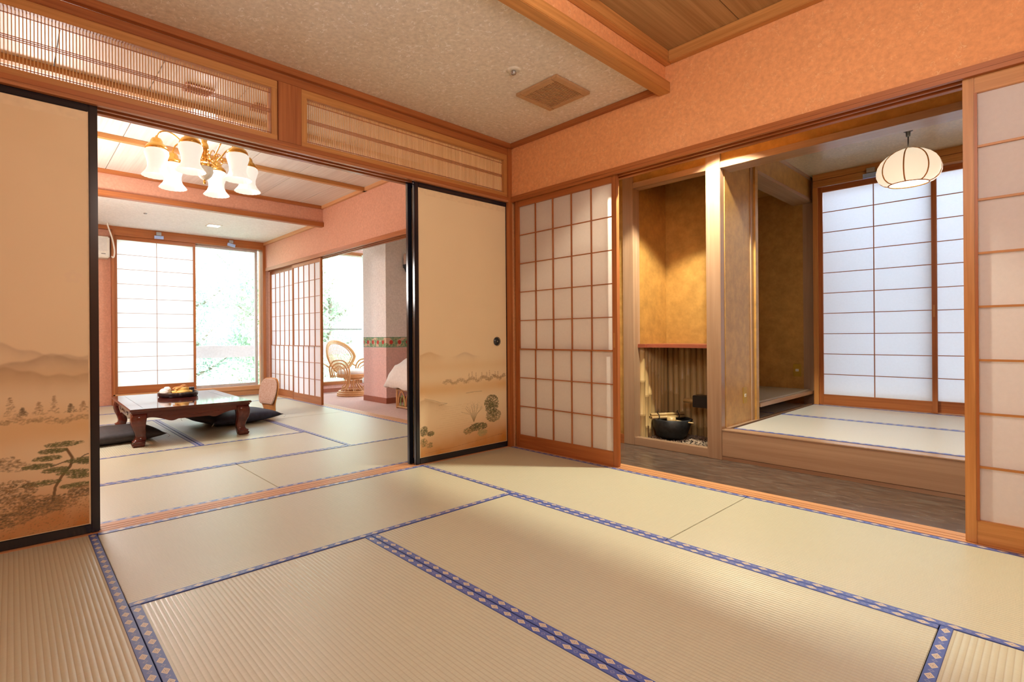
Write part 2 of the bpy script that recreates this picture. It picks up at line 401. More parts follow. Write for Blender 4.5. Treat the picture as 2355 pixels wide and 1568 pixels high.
# head beam, transom posts, head rail and sill of the partition to the far room
S('trim_5', (-3.6, .0, -.004, .125, 2.335, 2.383), 'cedar_x', bev=.003)
r = structroot('trim_6')                                       # kamoi with two grooves
bx('head_rail', (-3.6, 0, -.012, .13, 1.972, 1.998), 'cedar_x', r, bev=.002)
for a, b in ((-.012, .012), (.046, .062), (.098, .13)): bx('rail_lip', (-3.6, 0, a, b, 1.955, 1.972), 'sheen', r)
r = structroot('trim_7')                                       # sill
bx('sill_board', (-3.6, 0, .0, .13, -.03, -.004), 'pale_x', r)
for a, b in ((.0, .014), (.02, .047), (.053, .08), (.086, .13)): bx('sill_strip', (-3.6, 0, a, b, -.004, .002), 'pale_x', r)
bx('post', (-1.862, -1.728, -.006, .13, 1.998, 2.335), 'cedar_z', bx('trim_8', (-1.856, -1.734, .0, .12, 2.0, 2.334), 'cedar_z', kind='structure'), bev=.002).location = (0, 0, 0)
S('trim_9', (-.035, .0, -.02, .13, 0, 2.383), 'cedar_z', bev=.002)   # corner post
# sliding-door head rail and sill on the right wall
r = structroot('trim_10')
bx('head_rail', (-.014, T, -3.6, -.02, 1.975, 2.0), 'cedar_y', r, bev=.002)
for a, b in ((-.014, .008), (.046, .060), (.098, .13)): bx('rail_lip', (a, b, -3.6, -.02, 1.957, 1.975), 'cedar_y', r)
r = structroot('trim_11')
bx('sill_board', (0, .125, -3.6, -.02, -.03, -.004), 'pale_y', r)
for a, b in ((.0, .030), (.036, .070), (.076, .125)): bx('sill_strip', (a, b, -3.6, -.02, -.004, .003), 'pale_y', r)

# ---------------------------------------------------------------- transom lattices
slat_me = boxes([(-.0018, .0018, 0, .011, 0, .27)]); slat_me.materials.append(M['slat'])
def transom(x0, x1, label):
    t = thing('transom_lattice', label, 'transom', ((x0+x1)/2, .03, 2.0), group='transom lattices over the sliding doors')
    h = (x1-x0)/2; zt, zb = .335, -.002
    fr = .034
    for a in ((-h, h, -.03, .05, zb, zb+fr-.002), (-h, h, -.03, .05, zt-fr-.012, zt)): bx('frame_rail', a, 'honey_x', t, bev=.002)
    for a in ((-h, -h+fr, -.029, .05, zb, zt), (h-fr, h, -.029, .05, zb, zt)): bx('frame_stile', a, 'honey_z', t, bev=.002)
    n = int((2*h-2*fr)/.0121); step = (2*h-2*fr)/n
    for i in range(1, n): mk('slat', slat_me, None, t, (-h+fr+i*step, -.004, zb+fr-.004))
    for z in (.045, .158, .166, .174, .268):
        bx('crossbar', (-h+fr, h-fr, -.007, -.003, z-.0016, z+.0016), 'cedar_x', t)
transom(-3.58, -1.864, 'long honey wood transom lattice left of the short post')
transom(-1.726, -.035, 'transom lattice of fine wooden slats between short post and room corner')

# ---------------------------------------------------------------- tatami
def mat_tatami(floor, x0, x1, y0, y1, z, material='tatami', sides=(1, 1)):
    lx, ly = x1-x0, y1-y0; long_y = ly >= lx; L, Wd = (ly, lx) if long_y else (lx, ly); g = .0015
    me = boxes([(-Wd/2+g, Wd/2-g, -L/2+g, L/2-g, -.05, 0)], .0015)
    o = mk('tatami_mat', me, material, floor, ((x0+x1)/2, (y0+y1)/2, z+random.uniform(-.0008, .0008)), (0, 0, 0 if long_y else -PI/2))
    for s, on in zip((-1, 1), sides):
        if on:
            b = mk('border', boxes([(-.015, .015, -L/2+g, L/2-g, -.012, .0022)], .001), 'heri', o, (s*(Wd/2-.015-g), 0, 0))
    return o
a_ = .9
fl = structroot('floor')
bx('subfloor', (-3.6, 0, -3.6, 0, -.075, -.052), 'shell', fl)
for q in ((-.9, 0, -1.806, 0), (-.9, 0, -3.6, -1.806), (-2.7, -.9, -.885, 0), (-3.6, -2.7, -1.80, 0), (-1.8, -.9, -2.7, -.885), (-2.7, -1.8, -2.7, -.885), (-3.6, -2.7, -3.6, -1.80), (-2.7, -.9, -3.6, -2.7)):
    mat_tatami(fl, *q, 0)
f2 = structroot('floor.001')
bx('subfloor', (-3.6, 0, .13, 5.5, -.075, -.052), 'shell', f2)
for q in ((-3.6, -1.815, .13, .955), (-1.815, 0, .13, .955), (-2.7, -.945, .955, 1.82), (-3.6, -2.7, .955, 2.72), (-.945, 0, .955, 2.76), (-1.83, -.945, 1.82, 3.62), (-2.7, -1.83, 1.82, 3.62), (-3.6, -2.7, 2.72, 4.55), (-.945, 0, 2.76, 4.6), (-2.7, -.945, 3.62, 4.55), (-3.6, -1.8, 4.55, 5.48), (-1.8, -.01, 4.6, 5.48)):
    mat_tatami(f2, *q, 0, 'tatami')

# ---------------------------------------------------------------- painted sliding doors
def noise2(h, w, cell, oct=3):
    out = np.zeros((h, w)); amp = 1
    for o in range(oct):
        gh, gw = int(h/cell)+3, int(w/cell)+3; g = rng.random((gh, gw)); yy = np.arange(h)/cell; xx = np.arange(w)/cell
        y0 = yy.astype(int); x0 = xx.astype(int); fy = (yy-y0)[:, None]; fx = (xx-x0)[None]; fy = fy*fy*(3-2*fy); fx = fx*fx*(3-2*fx)
        A = g[y0][:, x0]; B = g[y0][:, x0+1]; D = g[y0+1][:, x0]; E = g[y0+1][:, x0+1]
        out += amp*((A*(1-fx)+B*fx)*(1-fy)+(D*(1-fx)+E*fx)*fy); amp *= .5; cell = max(cell/2, 1)
    return out/(2-.5**(oct-1))
class Canvas:
    def __init__(s, w, h, px=.0027):
        s.px = px; s.W = int(w/px); s.H = int(h/px); s.w = w; s.h = h
        s.X = (np.arange(s.W)+.5)*px; s.Z = (np.arange(s.H)+.5)*px; s.XX, s.ZZ = np.meshgrid(s.X, s.Z)
        s.c = np.empty((s.H, s.W, 3)); s.c[:] = (.83, .70, .46)
        s.c *= (1+.05*(noise2(s.H, s.W, 90)-.5))[..., None]
    def over(s, a, col): a = np.clip(a, 0, 1)[..., None]; s.c = s.c*(1-a)+np.array(col)*a
    def band(s, z, half, col, a): s.over(a*np.exp(-((s.ZZ-z)/half)**2)*(.6+.6*noise2(s.H, s.W, 60)), col)
    def ridge(s, f, depth, col, a, x0=-1, x1=9, soft=.004):
        zr = f(s.XX); d = zr-s.ZZ; al = np.exp(-np.clip(d, 0, 9)/depth)/(1+np.exp(np.clip(-d/.0022, -50, 50)))
        side = 1/(1+np.exp(-(s.XX-x0)/.02))*1/(1+np.exp((s.XX-x1)/.02)); s.over(al*a*side*(.7+.5*noise2(s.H, s.W, 12)), col)
    def dab(s, x, z, rx, rz, col, a, ang=0):
        i0, i1 = int((x-rx*1.3)/s.px), int((x+rx*1.3)/s.px)+1; j0, j1 = int((z-rx*1.3-rz)/s.px), int((z+rx*1.3+rz)/s.px)+1
        i0, j0 = max(i0, 0), max(j0, 0); i1, j1 = min(i1, s.W), min(j1, s.H)
        if i0 >= i1 or j0 >= j1: return
        dx = s.XX[j0:j1, i0:i1]-x; dz = s.ZZ[j0:j1, i0:i1]-z; c_, s_ = math.cos(ang), math.sin(ang)
        u = (dx*c_+dz*s_)/rx; v = (-dx*s_+dz*c_)/rz; al = np.clip((1-u*u-v*v)*3, 0, 1)[..., None]*a
        s.c[j0:j1, i0:i1] = s.c[j0:j1, i0:i1]*(1-al)+np.array(col)*al
    def line(s, pts, r, col, a):
        for (x0, z0), (x1, z1) in zip(pts, pts[1:]):
            n = max(2, int(math.hypot(x1-x0, z1-z0)/(s.px)))
            for k in range(n): t = k/n; s.dab(x0+(x1-x0)*t, z0+(z1-z0)*t, r, r, col, a)
    def foliage(s, x, z, rx, rz, n, cols, size=.006, a=.75, flat=.6):
        for _ in range(n):
            th = rng.random()*2*PI; q = rng.random()**.6
            s.dab(x+rx*q*math.cos(th), z+rz*q*math.sin(th), size*(.6+.9*rng.random()), size*flat*(.5+.7*rng.random()), cols[rng.integers(len(cols))], a*(.5+.5*rng.random()), rng.uniform(-.5, .5))
    def mesh(s, name):
        nx, nz = s.W+1, s.H+1; gx, gz = np.meshgrid(np.linspace(-s.w/2, s.w/2, nx), np.linspace(0, s.h, nz))
        v = np.stack([gx, np.zeros_like(gx), gz], -1).reshape(-1, 3).astype(np.float32)
        idx = np.arange(nx*nz).reshape(nz, nx); f = np.stack([idx[:-1, :-1], idx[:-1, 1:], idx[1:, 1:], idx[1:, :-1]], -1).reshape(-1)
        me = bpy.data.meshes.new(name); me.vertices.add(nx*nz); me.vertices.foreach_set('co', v.ravel())
        nf = s.W*s.H; me.loops.add(nf*4); me.loops.foreach_set('vertex_index', f.astype(np.int32)); me.polygons.add(nf)
        me.polygons.foreach_set('loop_start', np.arange(0, nf*4, 4, dtype=np.int32)); me.polygons.foreach_set('loop_total', np.full(nf, 4, dtype=np.int32))
        me.update(); cp = np.pad(s.c, ((0, 1), (0, 1), (0, 0)), mode='edge'); at = me.color_attributes.new('paint', 'FLOAT_COLOR', 'POINT')
        at.data.foreach_set('color', np.concatenate([cp, np.ones((nz, nx, 1))], -1).astype(np.float32).ravel()); return me
INK = [(.10, .085, .05), (.16, .12, .06), (.22, .17, .09)]; GRN = [(.13, .15, .05), (.20, .21, .08), (.09, .10, .05)]; OCH = [(.36, .22, .09), (.30, .17, .07), (.44, .30, .12)]
GRY = [(.40, .28, .15), (.34, .24, .13), (.46, .33, .18)]
def scene_left():                                               # local x = world x + 3.595 - .035
    s = Canvas(.84, 1.83); ox = 3.575
    X = lambda x: x+ox
    s.band(1.83, .5, (.70, .50, .24), .3); s.band(.0, .20, (.50, .22, .06), 1.0); s.band(.45, .08, (.68, .42, .15), .6); s.band(.68, .05, (.68, .45, .18), .4)
    s.ridge(lambda x: .765+.06*np.exp(-((x-X(-3.06))/.13)**2)+.006*np.sin(60*x), .035, (.42, .31, .20), .55)
    s.ridge(lambda x: .725+.045*np.exp(-((x-X(-2.86))/.12)**2)+.006*np.sin(45*x+1), .05, (.40, .29, .18), .7)
    s.ridge(lambda x: .68+.04*np.exp(-((x-X(-3.02))/.10)**2)+.005*np.sin(70*x), .045, (.40, .27, .15), .6)
    for k in range(17):                                           # distant firs and misty trees
        x = X(-3.55+.05*k+rng.uniform(-.015, .015)); h = rng.uniform(.035, .085)
        for q in range(9): s.foliage(x, .50+h*(1-q/9)+.01, .004+.022*q/9, .004, 9, GRY if k % 3 else INK, .005, .45)
    for k in range(26): s.foliage(X(-3.6+.034*k), .485+rng.uniform(-.02, .02), .03, .012, 34, GRY+INK[2:], .006, .4)
    for px_, pz in ((-3.03, .33), (-2.98, .30), (-3.3, .36), (-3.45, .30)): s.foliage(X(px_), pz, .06, .02, 90, GRY+INK, .006, .5)
    # the big pine
    tr = [(X(-2.86), .14), (X(-2.853), .19), (X(-2.83), .235), (X(-2.80), .275), (X(-2.793), .31), (X(-2.815), .355)]
    s.line(tr, .006, (.20, .13, .06), .8); s.line([(X(-2.80), .28), (X(-2.75), .315), (X(-2.70), .33)], .003, INK[0], .7); s.line([(X(-2.81), .30), (X(-2.87), .28)], .003, INK[0], .7)
    for px_, pz, rx in 2*((-2.82, .375, .07), (-2.86, .35, .05), (-2.88, .32, .05), (-2.91, .29, .055), (-2.76, .295, .06), (-2.73, .285, .05), (-2.85, .265, .05), (-2.79, .245, .06), (-2.76, .225, .05), (-2.90, .215, .07), (-2.78, .185, .06)):
        s.foliage(X(px_), pz, rx, .012, 190, GRN, .0045, .6, .45)
    for px_, pz, rx, rz in ((-3.0, .20, .09, .045), (-2.97, .13, .07, .05), (-2.90, .12, .08, .045), (-2.84, .12, .07, .035), (-3.2, .18, .12, .06), (-3.4, .14, .12, .07), (-3.02, .08, .10, .03), (-2.75, .155, .06, .025)):
        s.foliage(X(px_), pz, rx, rz, int(5200*rx), INK+OCH[:1], .0052, .6)
    for _ in range(900): s.dab(rng.random()*.84, rng.random()*.13, .003, .002, OCH[rng.integers(3)], .8)
    cx, cz = X(-2.787), 1.119                                    # pale five-petalled patch
    for k in range(5): s.dab(cx+.020*math.cos(PI/2+k*2*PI/5), cz+.020*math.sin(PI/2+k*2*PI/5), .014, .013, (.80, .66, .46), .5)
    return s.mesh('painting_left')
def scene_right():
    s = Canvas(.84, 1.83); ox = .88; X = lambda x: x+ox
    s.band(.0, .16, (.56, .25, .05), 1.0); s.band(.46, .05, (.68, .40, .12), .6); s.band(.62, .04, (.70, .48, .2), .3)
    s.ridge(lambda x: .70+.03*np.exp(-((x-X(-.80))/.07)**2), .05, (.58, .38, .15), .6, -1, X(-.70))
    s.ridge(lambda x: .69+.03*np.exp(-((x-X(-.47))/.07)**2), .025, (.44, .34, .22), .5, X(-.56), X(-.36))
    for k in range(26): x = X(-.66+.024*k); s.foliage(x, .505+.012*math.sin(k*1.3)+.0006*k, .022, .014, 40, GRY, .006, .35 if k < 16 else .55)
    for x, h in ((-.43, .05), (-.40, .06), (-.36, .05), (-.30, .05), (-.25, .05), (-.22, .06), (-.16, .05), (-.13, .05)):
        for q in range(7): s.foliage(X(x), .51+h*(1-q/7), .003+.015*q/7, .003, 7, GRY, .004, .4)
    s.ridge(lambda x: .40-.35*np.clip(x-X(-.84), 0, 1)**1.1-.25*np.clip(X(-.84)-x, 0, 1), .04, (.50, .34, .17), .7, -1, X(-.66))
    s.line([(X(-.84), .405), (X(-.76), .385), (X(-.70), .365), (X(-.64), .355), (X(-.72), .345)], .0022, (.30, .24, .14), .5)
    s.line([(X(-.46), .415), (X(-.38), .42), (X(-.30), .418)], .003, (.42, .33, .2), .5)
    for k in range(14): zz = .12+.016*k; s.line([(X(-.75+.03*(k % 4)), zz), (X(-.45+.02*(k % 5)), zz+.01)], .0013, (.60, .44, .22), .4)
    for k in range(15):                                          # bare shrub
        an = math.radians(48+84*k/14); bx_ = X(-.385); s.line([(bx_, .19), (bx_+.05*math.cos(an), .19+.06), (bx_+.135*math.cos(an)*(.8+.3*(k % 3)), .19+.15*math.sin(an)*(.8+.15*(k % 2)))], .0016, (.24, .19, .09), .65)
    s.foliage(X(-.385), .30, .09, .05, 160, OCH+GRN, .003, .4)
    s.foliage(X(-.20), .31, .075, .075, 620, GRN+INK, .007, .75); s.foliage(X(-.18), .22, .08, .05, 420, GRN+INK+[(.42, .36, .16)], .007, .7)
    s.foliage(X(-.34), .15, .09, .03, 420, GRN+INK, .007, .75); s.foliage(X(-.30), .10, .05, .025, 160, [(.44, .38, .18), (.34, .3, .13)], .007, .7); s.foliage(X(-.44), .13, .05, .025, 180, OCH+GRN, .006, .6)
    s.foliage(X(-.85), .18, .035, .035, 190, GRN+INK, .006, .75); s.foliage(X(-.79), .155, .03, .018, 120, GRN+INK, .006, .7); s.foliage(X(-.85), .10, .03, .03, 140, GRN+OCH, .006, .6); s.foliage(X(-.80), .075, .03, .02, 90, GRN+OCH, .005, .6)
    s.line([(X(-.84), .02), (X(-.70), .03), (X(-.6), .028), (X(-.45), .04), (X(-.3), .05), (X(-.12), .065)], .0018, (.35, .2, .08), .6)
    s.line([(X(-.13), .062), (X(-.11), .066), (X(-.10), .06), (X(-.085), .067)], .0018, (.14, .09, .05), .8)
    return s.mesh('painting_right')
pm = N('painting', .55, .35); at = pm.n('ShaderNodeAttribute', attribute_name='paint'); pm.base(at.outputs['Color']); pm.bump(pm.noise(pm.co((300, 1, 300)), 1, 2), .1, .0005)
def fusuma(num, x0, yf, label, painting=None, handle=None):
    w, h, t = .92, 1.962, .03
    d = thing('door_%d' % num, label, 'sliding door', (x0+w/2, yf, .003), kind='structure')
    e = .034
    for a in ((-w/2, -w/2+e, 0, t, 0, h), (w/2-e, w/2, 0, t, 0, h)): bx('stile', a, 'lacquer', d, bev=.004)
    bx('bottom_rail', (-w/2+e, w/2-e, .0015, t-.0015, 0, .042), 'lacquer', d, bev=.003); bx('top_rail', (-w/2+e, w/2-e, .0015, t-.0015, h-.042, h), 'lacquer', d, bev=.003)
    bx('panel', (-w/2+e, w/2-e, .006, t-.006, .04, h-.04), 'fus_back', d)
    if painting: mk('painted_paper', painting, pm.m, d, (0, .0052, .045))
    if handle is not None:
        hd = mk('finger_pull', lathe([(.006, .008), (.024, .008), (.029, .001), (.033, -.002), (.036, .0), (.036, .004)], 28), 'dark_metal', d, (handle, .004, .842), (PI/2, 0, 0)); hd['label'] = 'round dark metal finger pull'
    return d
M['fus_back'] = plain('fus_back', (.80, .66, .42), .6)
fusuma(1, -3.605, .014, 'painted pine landscape sliding door at the left, black lacquer frame', scene_left())
fusuma(2, -.925, .014, 'painted river landscape sliding door beside the room corner, round finger pull', scene_right(), .320)
fusuma(3, -3.60, .064, 'sliding door stacked behind the pine landscape door, black edge')
fusuma(4, -.945, .064, 'sliding door stacked behind the river landscape door, black edge showing')

# ---------------------------------------------------------------- shoji
def shoji(num, loc, rz, w, h, cols, rows, label, paper='paper', split=0, stile=.03, top=.05, bot=.10, t=.03, mun=.006, wd='cedar', day=False):
    d = thing('door_%d' % num, label, 'sliding door', loc, rz, kind='structure')
    for a in ((-w/2, -w/2+stile, 0, t, 0, h), (w/2-stile, w/2, 0, t, 0, h)): bx('stile', a, wd+'_z', d, bev=.002)
    bx('bottom_rail', (-w/2+stile, w/2-stile, .002, t-.002, 0, bot), wd+'_x', d, bev=.002); bx('top_rail', (-w/2+stile, w/2-stile, .002, t-.002, h-top, h), wd+'_x', d, bev=.002)
    x0, x1 = -w/2+stile, w/2-stile; cw = (x1-x0)/cols; ch = (h-top-bot)/rows
    yo = lambda r: (.004, .013)
    zs = bot+split*ch if split else None
    segs = [(bot, h-top, .004)] if not split else [(bot, zs, -.003), (zs, h-top, .006)]
    for (za, zb, y0) in segs:
        me = boxes([(-mun/2, mun/2, 0, .012, 0, zb-za)])
        for i in range(1, cols): mk('muntin', me, wd+'_z', d, (x0+i*cw, y0, za))
    hme = boxes([(x0, x1, 0, .011, -mun/2, mun/2)])
    for j in range(1, rows):
        y0 = .0045 if not split else (-.0025 if j < split else .0065)
        if split and j == split: bx('muntin', (x0, x1, -.003, .018, zs-mun*.8, zs+mun*.8), wd+'_x', d); continue
        mk('muntin', hme, wd+'_x', d, (0, y0, bot+j*ch))
    pme = bpy.data.meshes.new('pane'); g = .0008; pme.from_pydata([(-cw/2+g, 0, -ch/2+g), (cw/2-g, 0, -ch/2+g), (cw/2-g, 0, ch/2-g), (-cw/2+g, 0, ch/2-g)], [], [(0, 1, 2, 3)]); pme.materials.append(M[paper])
    for i in range(cols):
        for j in range(rows): mk('paper_pane', pme, None, d, (x0+(i+.5)*cw, .0165 if not split else (.0095 if j < split else .0185), bot+(j+.5)*ch))
    if split:                                                    # the lower sash stands proud: close the step
        pass
    bx('finger_pull', (w/2-stile+.008, w/2-stile+.020, -.0012, .004, .80, .90), 'honey_z', d)
    return d
RS = -PI/2
shoji(5, (.014, -.505, .003), RS, .94, 1.962, 5, 8, 'five by eight pane paper door beside the room corner', split=3, stile=.036)
shoji(6, (.066, -.475, .003), RS, .94, 1.962, 5, 8, 'paper door stacked behind the five by eight pane door', split=3)
dr = shoji(7, (.012, -3.14, .003), RS, .92, 1.962, 1, 8, 'pale paper door with level bars at the right edge of the photo', stile=.036, top=.075, bot=.098, mun=.009, wd='honey')
bx('inner_moulding', (-.424, -.415, -.003, .010, .098, 1.887), 'cedar_z', dr)
# far room, right-hand side
shoji(8, (.066, 4.97, .003), RS, .94, 1.93, 5, 8, 'rear paper door by the window corner of the far room', split=3, paper='paper_day')
shoji(9, (.014, 3.97, .003), RS, .94, 1.93, 5, 8, 'paper door ending at the opening to the rattan chair room', split=3, paper='paper_day')
r = structroot('trim_12')
bx('head_rail', (-.014, T, .13, 5.45, 1.95, 1.985), 'cedar_y', r, bev=.002)
for a, b in ((-.014, .008), (.046, .060), (.098, .13)): bx('rail_lip', (a, b, .13, 5.45, 1.933, 1.95), 'cedar_y', r)
r = structroot('trim_13')
bx('sill_board', (0, .125, .13, 5.48, -.07, -.004), 'pale_y', r)
for a, b in ((.0, .030), (.036, .070), (.076, .125)): bx('sill_strip', (a, b, .13, 5.48, -.004, .003), 'pale_y', r)

# ---------------------------------------------------------------- far room: ceiling and window wall
r = structroot('ceiling.001')
xs = [-3.6, -3.27, -2.78, -2.285, -1.79, -1.297, -.80, -.31, 0]
for a, b in zip(xs, xs[1:]): bx('ceiling_board', (a+.003, b-.003, .13, 3.39, 2.57, 2.60), 'board2_y', r)
bx('ceiling_backing', (-3.6, 0, .13, 3.39, 2.598, 2.62), 'black', r)
for yb in (.22, 1.22, 2.29): bx('batten', (-3.6, 0, yb-.026, yb+.026, 2.532, 2.57), 'honey_x', r, bev=.002)
S('trim_14', (-3.6, 0, 3.39, 3.43, 2.36, 2.62), 'plaster_far')
S('trim_15', (-3.6, 0, 3.36, 3.44, 2.305, 2.36), 'cedar_x', bev=.003)
r = structroot('trim_16')
bx('moulding', (-3.6, 0, 3.355, 3.39, 2.532, 2.57), 'cedar_x', r); bx('moulding', (-.035, 0, .13, 3.355, 2.532, 2.57), 'pale_y', r)
bx('moulding', (-3.6, 0, .13, .165, 2.532, 2.57), 'cedar_x', r)
bx('moulding', (-.03, 0, 3.44, 5.44, 2.34, 2.385), 'pale_y', r); bx('moulding', (-3.6, 0, 5.44, 5.5, 2.335, 2.385), 'cedar_x', r)
S('ceiling.002', (-3.6, 0, 3.43, 5.5, 2.385, 2.45), 'ceil_white')
S('ceiling_void', (-3.6, 3.2, -3.6, 5.6, 2.70, 2.76), 'shell')
wall_cut('wall_window', 'plaster_far', (-3.6, -1.995, 5.5, 5.62, -.07, 2.76), (-1.995, 0.12, 5.5, 5.62, 2.285, 2.76), (-1.995, .12, 5.5, 5.62, -.07, .10), (-.03, .12, 5.5, 5.62, .1, 2.285))
r = structroot('window_1', label='tall garden window behind the paper door of the far room', cat='window')
bx('lining', (-1.995, 0.0, 5.44, 5.62, 2.268, 2.335), 'cedar_x', r, bev=.002); bx('lining', (-1.99, -.03, 5.43, 5.62, .085, .145), 'pale_x', r, bev=.003)
bx('lining', (-2.0, -1.965, 5.43, 5.62, .0, 2.335), 'cedar_z', r, bev=.002); bx('lining', (-.045, -.0, 5.43, 5.62, 0, 2.335), 'cedar_z', r, bev=.002)
bx('apron_board', (-1.965, -.045, 5.465, 5.5, 0, .09), 'pale_x', r)
for a in ((-.125, -.085, 5.56, 5.60, .145, 2.268), (-1.07, -1.03, 5.56, 5.60, .145, 2.268)): bx('sash_stile', a, 'alu', r)
bx('sash_rail', (-1.03, -.125, 5.56, 5.60, .145, .185), 'alu', r); bx('sash_rail', (-1.03, -.125, 5.56, 5.60, 2.235, 2.268), 'alu', r)
bx('glass', (-1.03, -.125, 5.578, 5.581, .185, 2.235), 'glass', r); bx('glass', (-1.96, -1.07, 5.598, 5.601, .145, 2.268), 'glass', r)
shoji(10, (-1.475, 5.475, .146), 0, .975, 2.122, 2, 10, 'two by ten pane paper door over the far room window, glowing with daylight', paper='paper_day', stile=.03, top=.05, bot=.10, mun=.005)
for i, (x, w_) in enumerate(((-1.457, 'above the paper door'), (-.512, 'above the open window pane'))):
    t = thing('door_stop', 'metal bracket with pale blue strip on the head rail '+w_, 'bracket', (x, 5.43, 2.30))
    bx('bracket_plate', (-.03, .03, -.012, .012, .02, .065), 'steel', t); o = bx('plastic_strip', (-.055, .055, -.022, .0, -.03, .012), 'blue_strip', t); o.rotation_euler = (0, -.02 if i == 0 else .18, 0)

# ---------------------------------------------------------------- sun room behind the right-hand doors
Z0 = -.065
S('floor.002', (.12, 3.2, .13, 5.5, -.12, Z0), 'carpet')
S('ceiling.003', (.12, 3.2, .13, 5.5, 2.46, 2.5), 'ceil_white')
def papered(name, x0, x1, y0, y1):
    r = structroot(name)
    bx('wallpaper_upper', (x0, x1, y0, y1, .885, 2.6), 'sun_wall', r); bx('wallpaper_lower', (x0, x1, y0, y1, Z0, .735), 'sun_pink', r)
    bx('fruit_border', (x0-.0008, x1, y0-.0008, y1, .735, .885), 'fruit_border', r)
    bx('baseboard', (x0-.008, x1, y0-.008, y1, Z0, .015), 'vent_red', r)
papered('wall_pier', .961, 1.75, 3.442, 4.08)
S('wall_room_end', (1.75, 3.2, 3.9, 4.08, -.1, 2.5), 'sun_wall')
r = structroot('window_3', label='added unseen side window lighting the room with the rattan chair', cat='window')  # added opening out of view, lets more daylight into the sun room
wall_cut('wall_side', 'sun_wall', (3.2, 3.3, -.6, 4.2, -.1, 2.76), (3.2, 3.3, 5.45, 5.62, -.1, 2.76), (3.2, 3.3, 4.2, 5.45, -.1, .2), (3.2, 3.3, 4.2, 5.45, 2.4, 2.76))
for y_ in (4.22, 4.82, 5.43): bx('sash_stile', (3.23, 3.27, y_-.02, y_+.02, .2, 2.4), 'alu', r)
bx('glass', (3.245, 3.248, 4.2, 5.45, .2, 2.4), 'glass', r)
S('wall_end', (.12, 3.2, 0.0, .13, -.07, 2.75), 'sun_wall')
wall_cut('wall_sill', 'sun_pink', (.12, 3.2, 5.5, 5.62, -.12, .06), (.12, 3.2, 5.5, 5.62, 2.40, 2.76), (.12, .17, 5.5, 5.62, .06, 2.4))
S('baseboard_window', (.12, 3.2, 5.485, 5.5, Z0, .0), 'vent_red')
r = structroot('window_2', label='wide garden window behind the rattan chair', cat='window')
bx('sill', (.12, 3.2, 5.46, 5.62, .06, .115), 'cedar_x', r, bev=.003); bx('head', (.12, 3.2, 5.47, 5.62, 2.345, 2.40), 'cedar_x', r)
for x in (.19, 1.9, 3.17): bx('sash_stile', (x-.02, x+.02, 5.56, 5.60, .115, 2.345), 'alu', r)
bx('guard_bar', (.2, 3.2, 5.61, 5.64, 1.015, 1.04), 'ext_white', r)
bx('glass', (.2, 3.18, 5.58, 5.583, .115, 2.345), 'glass', r)
def curtain_mesh(w, h):
    bm = bmesh.new(); n = 60; a = []; b = []
    for i in range(n+1):
        u = i/n; x = -w/2+w*u; y = .025*math.sin(u*2*PI*6)+.006*math.sin(u*31); a.append(bm.verts.new((x, y*1.2, 0))); b.append(bm.verts.new((x, y*.7, h)))
    for i in range(n): bm.faces.new((a[i], a[i+1], b[i+1], b[i]))
    return bm_mesh(bm, smooth=True)
tag(mk('curtain', curtain_mesh(.3, 2.3), 'curtain', None, (1.84, 5.42, .06)), 'white sheer curtain gathered beside the papered pier', 'curtain')
# outside
tag(bx('balcony_rail', (-7, 7, 6.5, 6.56, .555, .755), 'ext_white'), 'pale horizontal balcony board outside the windows', 'railing')
S('light_block_wall', (3.9, 4.0, -6.5, 1.5, -.3, 2.15), 'shell')  # added unseen wall, cuts skylight on the raised room's paper doors
S('balcony_floor', (-7, 7, 5.62, 6.8, -.5, -.25), 'ext_white')
bm = bmesh.new(); bmesh.ops.create_grid(bm, x_segments=40, y_segments=40, size=1)
for v in bm.verts:
    x, y_ = v.co.x*26, 7+ (v.co.y+1)*17; v.co = Vector((x, y_, -3.0+max(0, (y_-9))*.42+math.sin(x*.5)*.5+math.cos(y_*.8)*.4))
mk('hill', bm_mesh(bm, smooth=True), 'hill', kind='structure')
def leaves_mesh(n, blobs, size, mat):
    cen = np.array([b[:3] for b in blobs]); rad = np.array([b[3] for b in blobs]); k = rng.integers(len(blobs), size=n)
    d = rng.normal(size=(n, 3)); d /= np.linalg.norm(d, axis=1)[:, None]; p = cen[k]+d*rad[k][:, None]*(rng.random(n)**.45)[:, None]*np.array([1, 1, .8])
    ax = rng.normal(size=(n, 3))+np.array([0, 0, -.5]); ax /= np.linalg.norm(ax, axis=1)[:, None]; sd = np.cross(ax, rng.normal(size=(n, 3))); sd /= np.linalg.norm(sd, axis=1)[:, None]
    L = size*(.6+.8*rng.random(n))[:, None]; v = np.stack([p, p+ax*L*.5+sd*L*.17, p+ax*L, p+ax*L*.5-sd*L*.17], 1).reshape(-1, 3)
    me = bpy.data.meshes.new('leaves'); me.vertices.add(n*4); me.vertices.foreach_set('co', v.astype(np.float32).ravel()); me.loops.add(n*4); me.loops.foreach_set('vertex_index', np.arange(n*4, dtype=np.int32))
    me.polygons.add(n); me.polygons.foreach_set('loop_start', np.arange(0, n*4, 4, dtype=np.int32)); me.polygons.foreach_set('loop_total', np.full(n, 4, dtype=np.int32)); me.update(); me.materials.append(M[mat]); return me
kinds = []
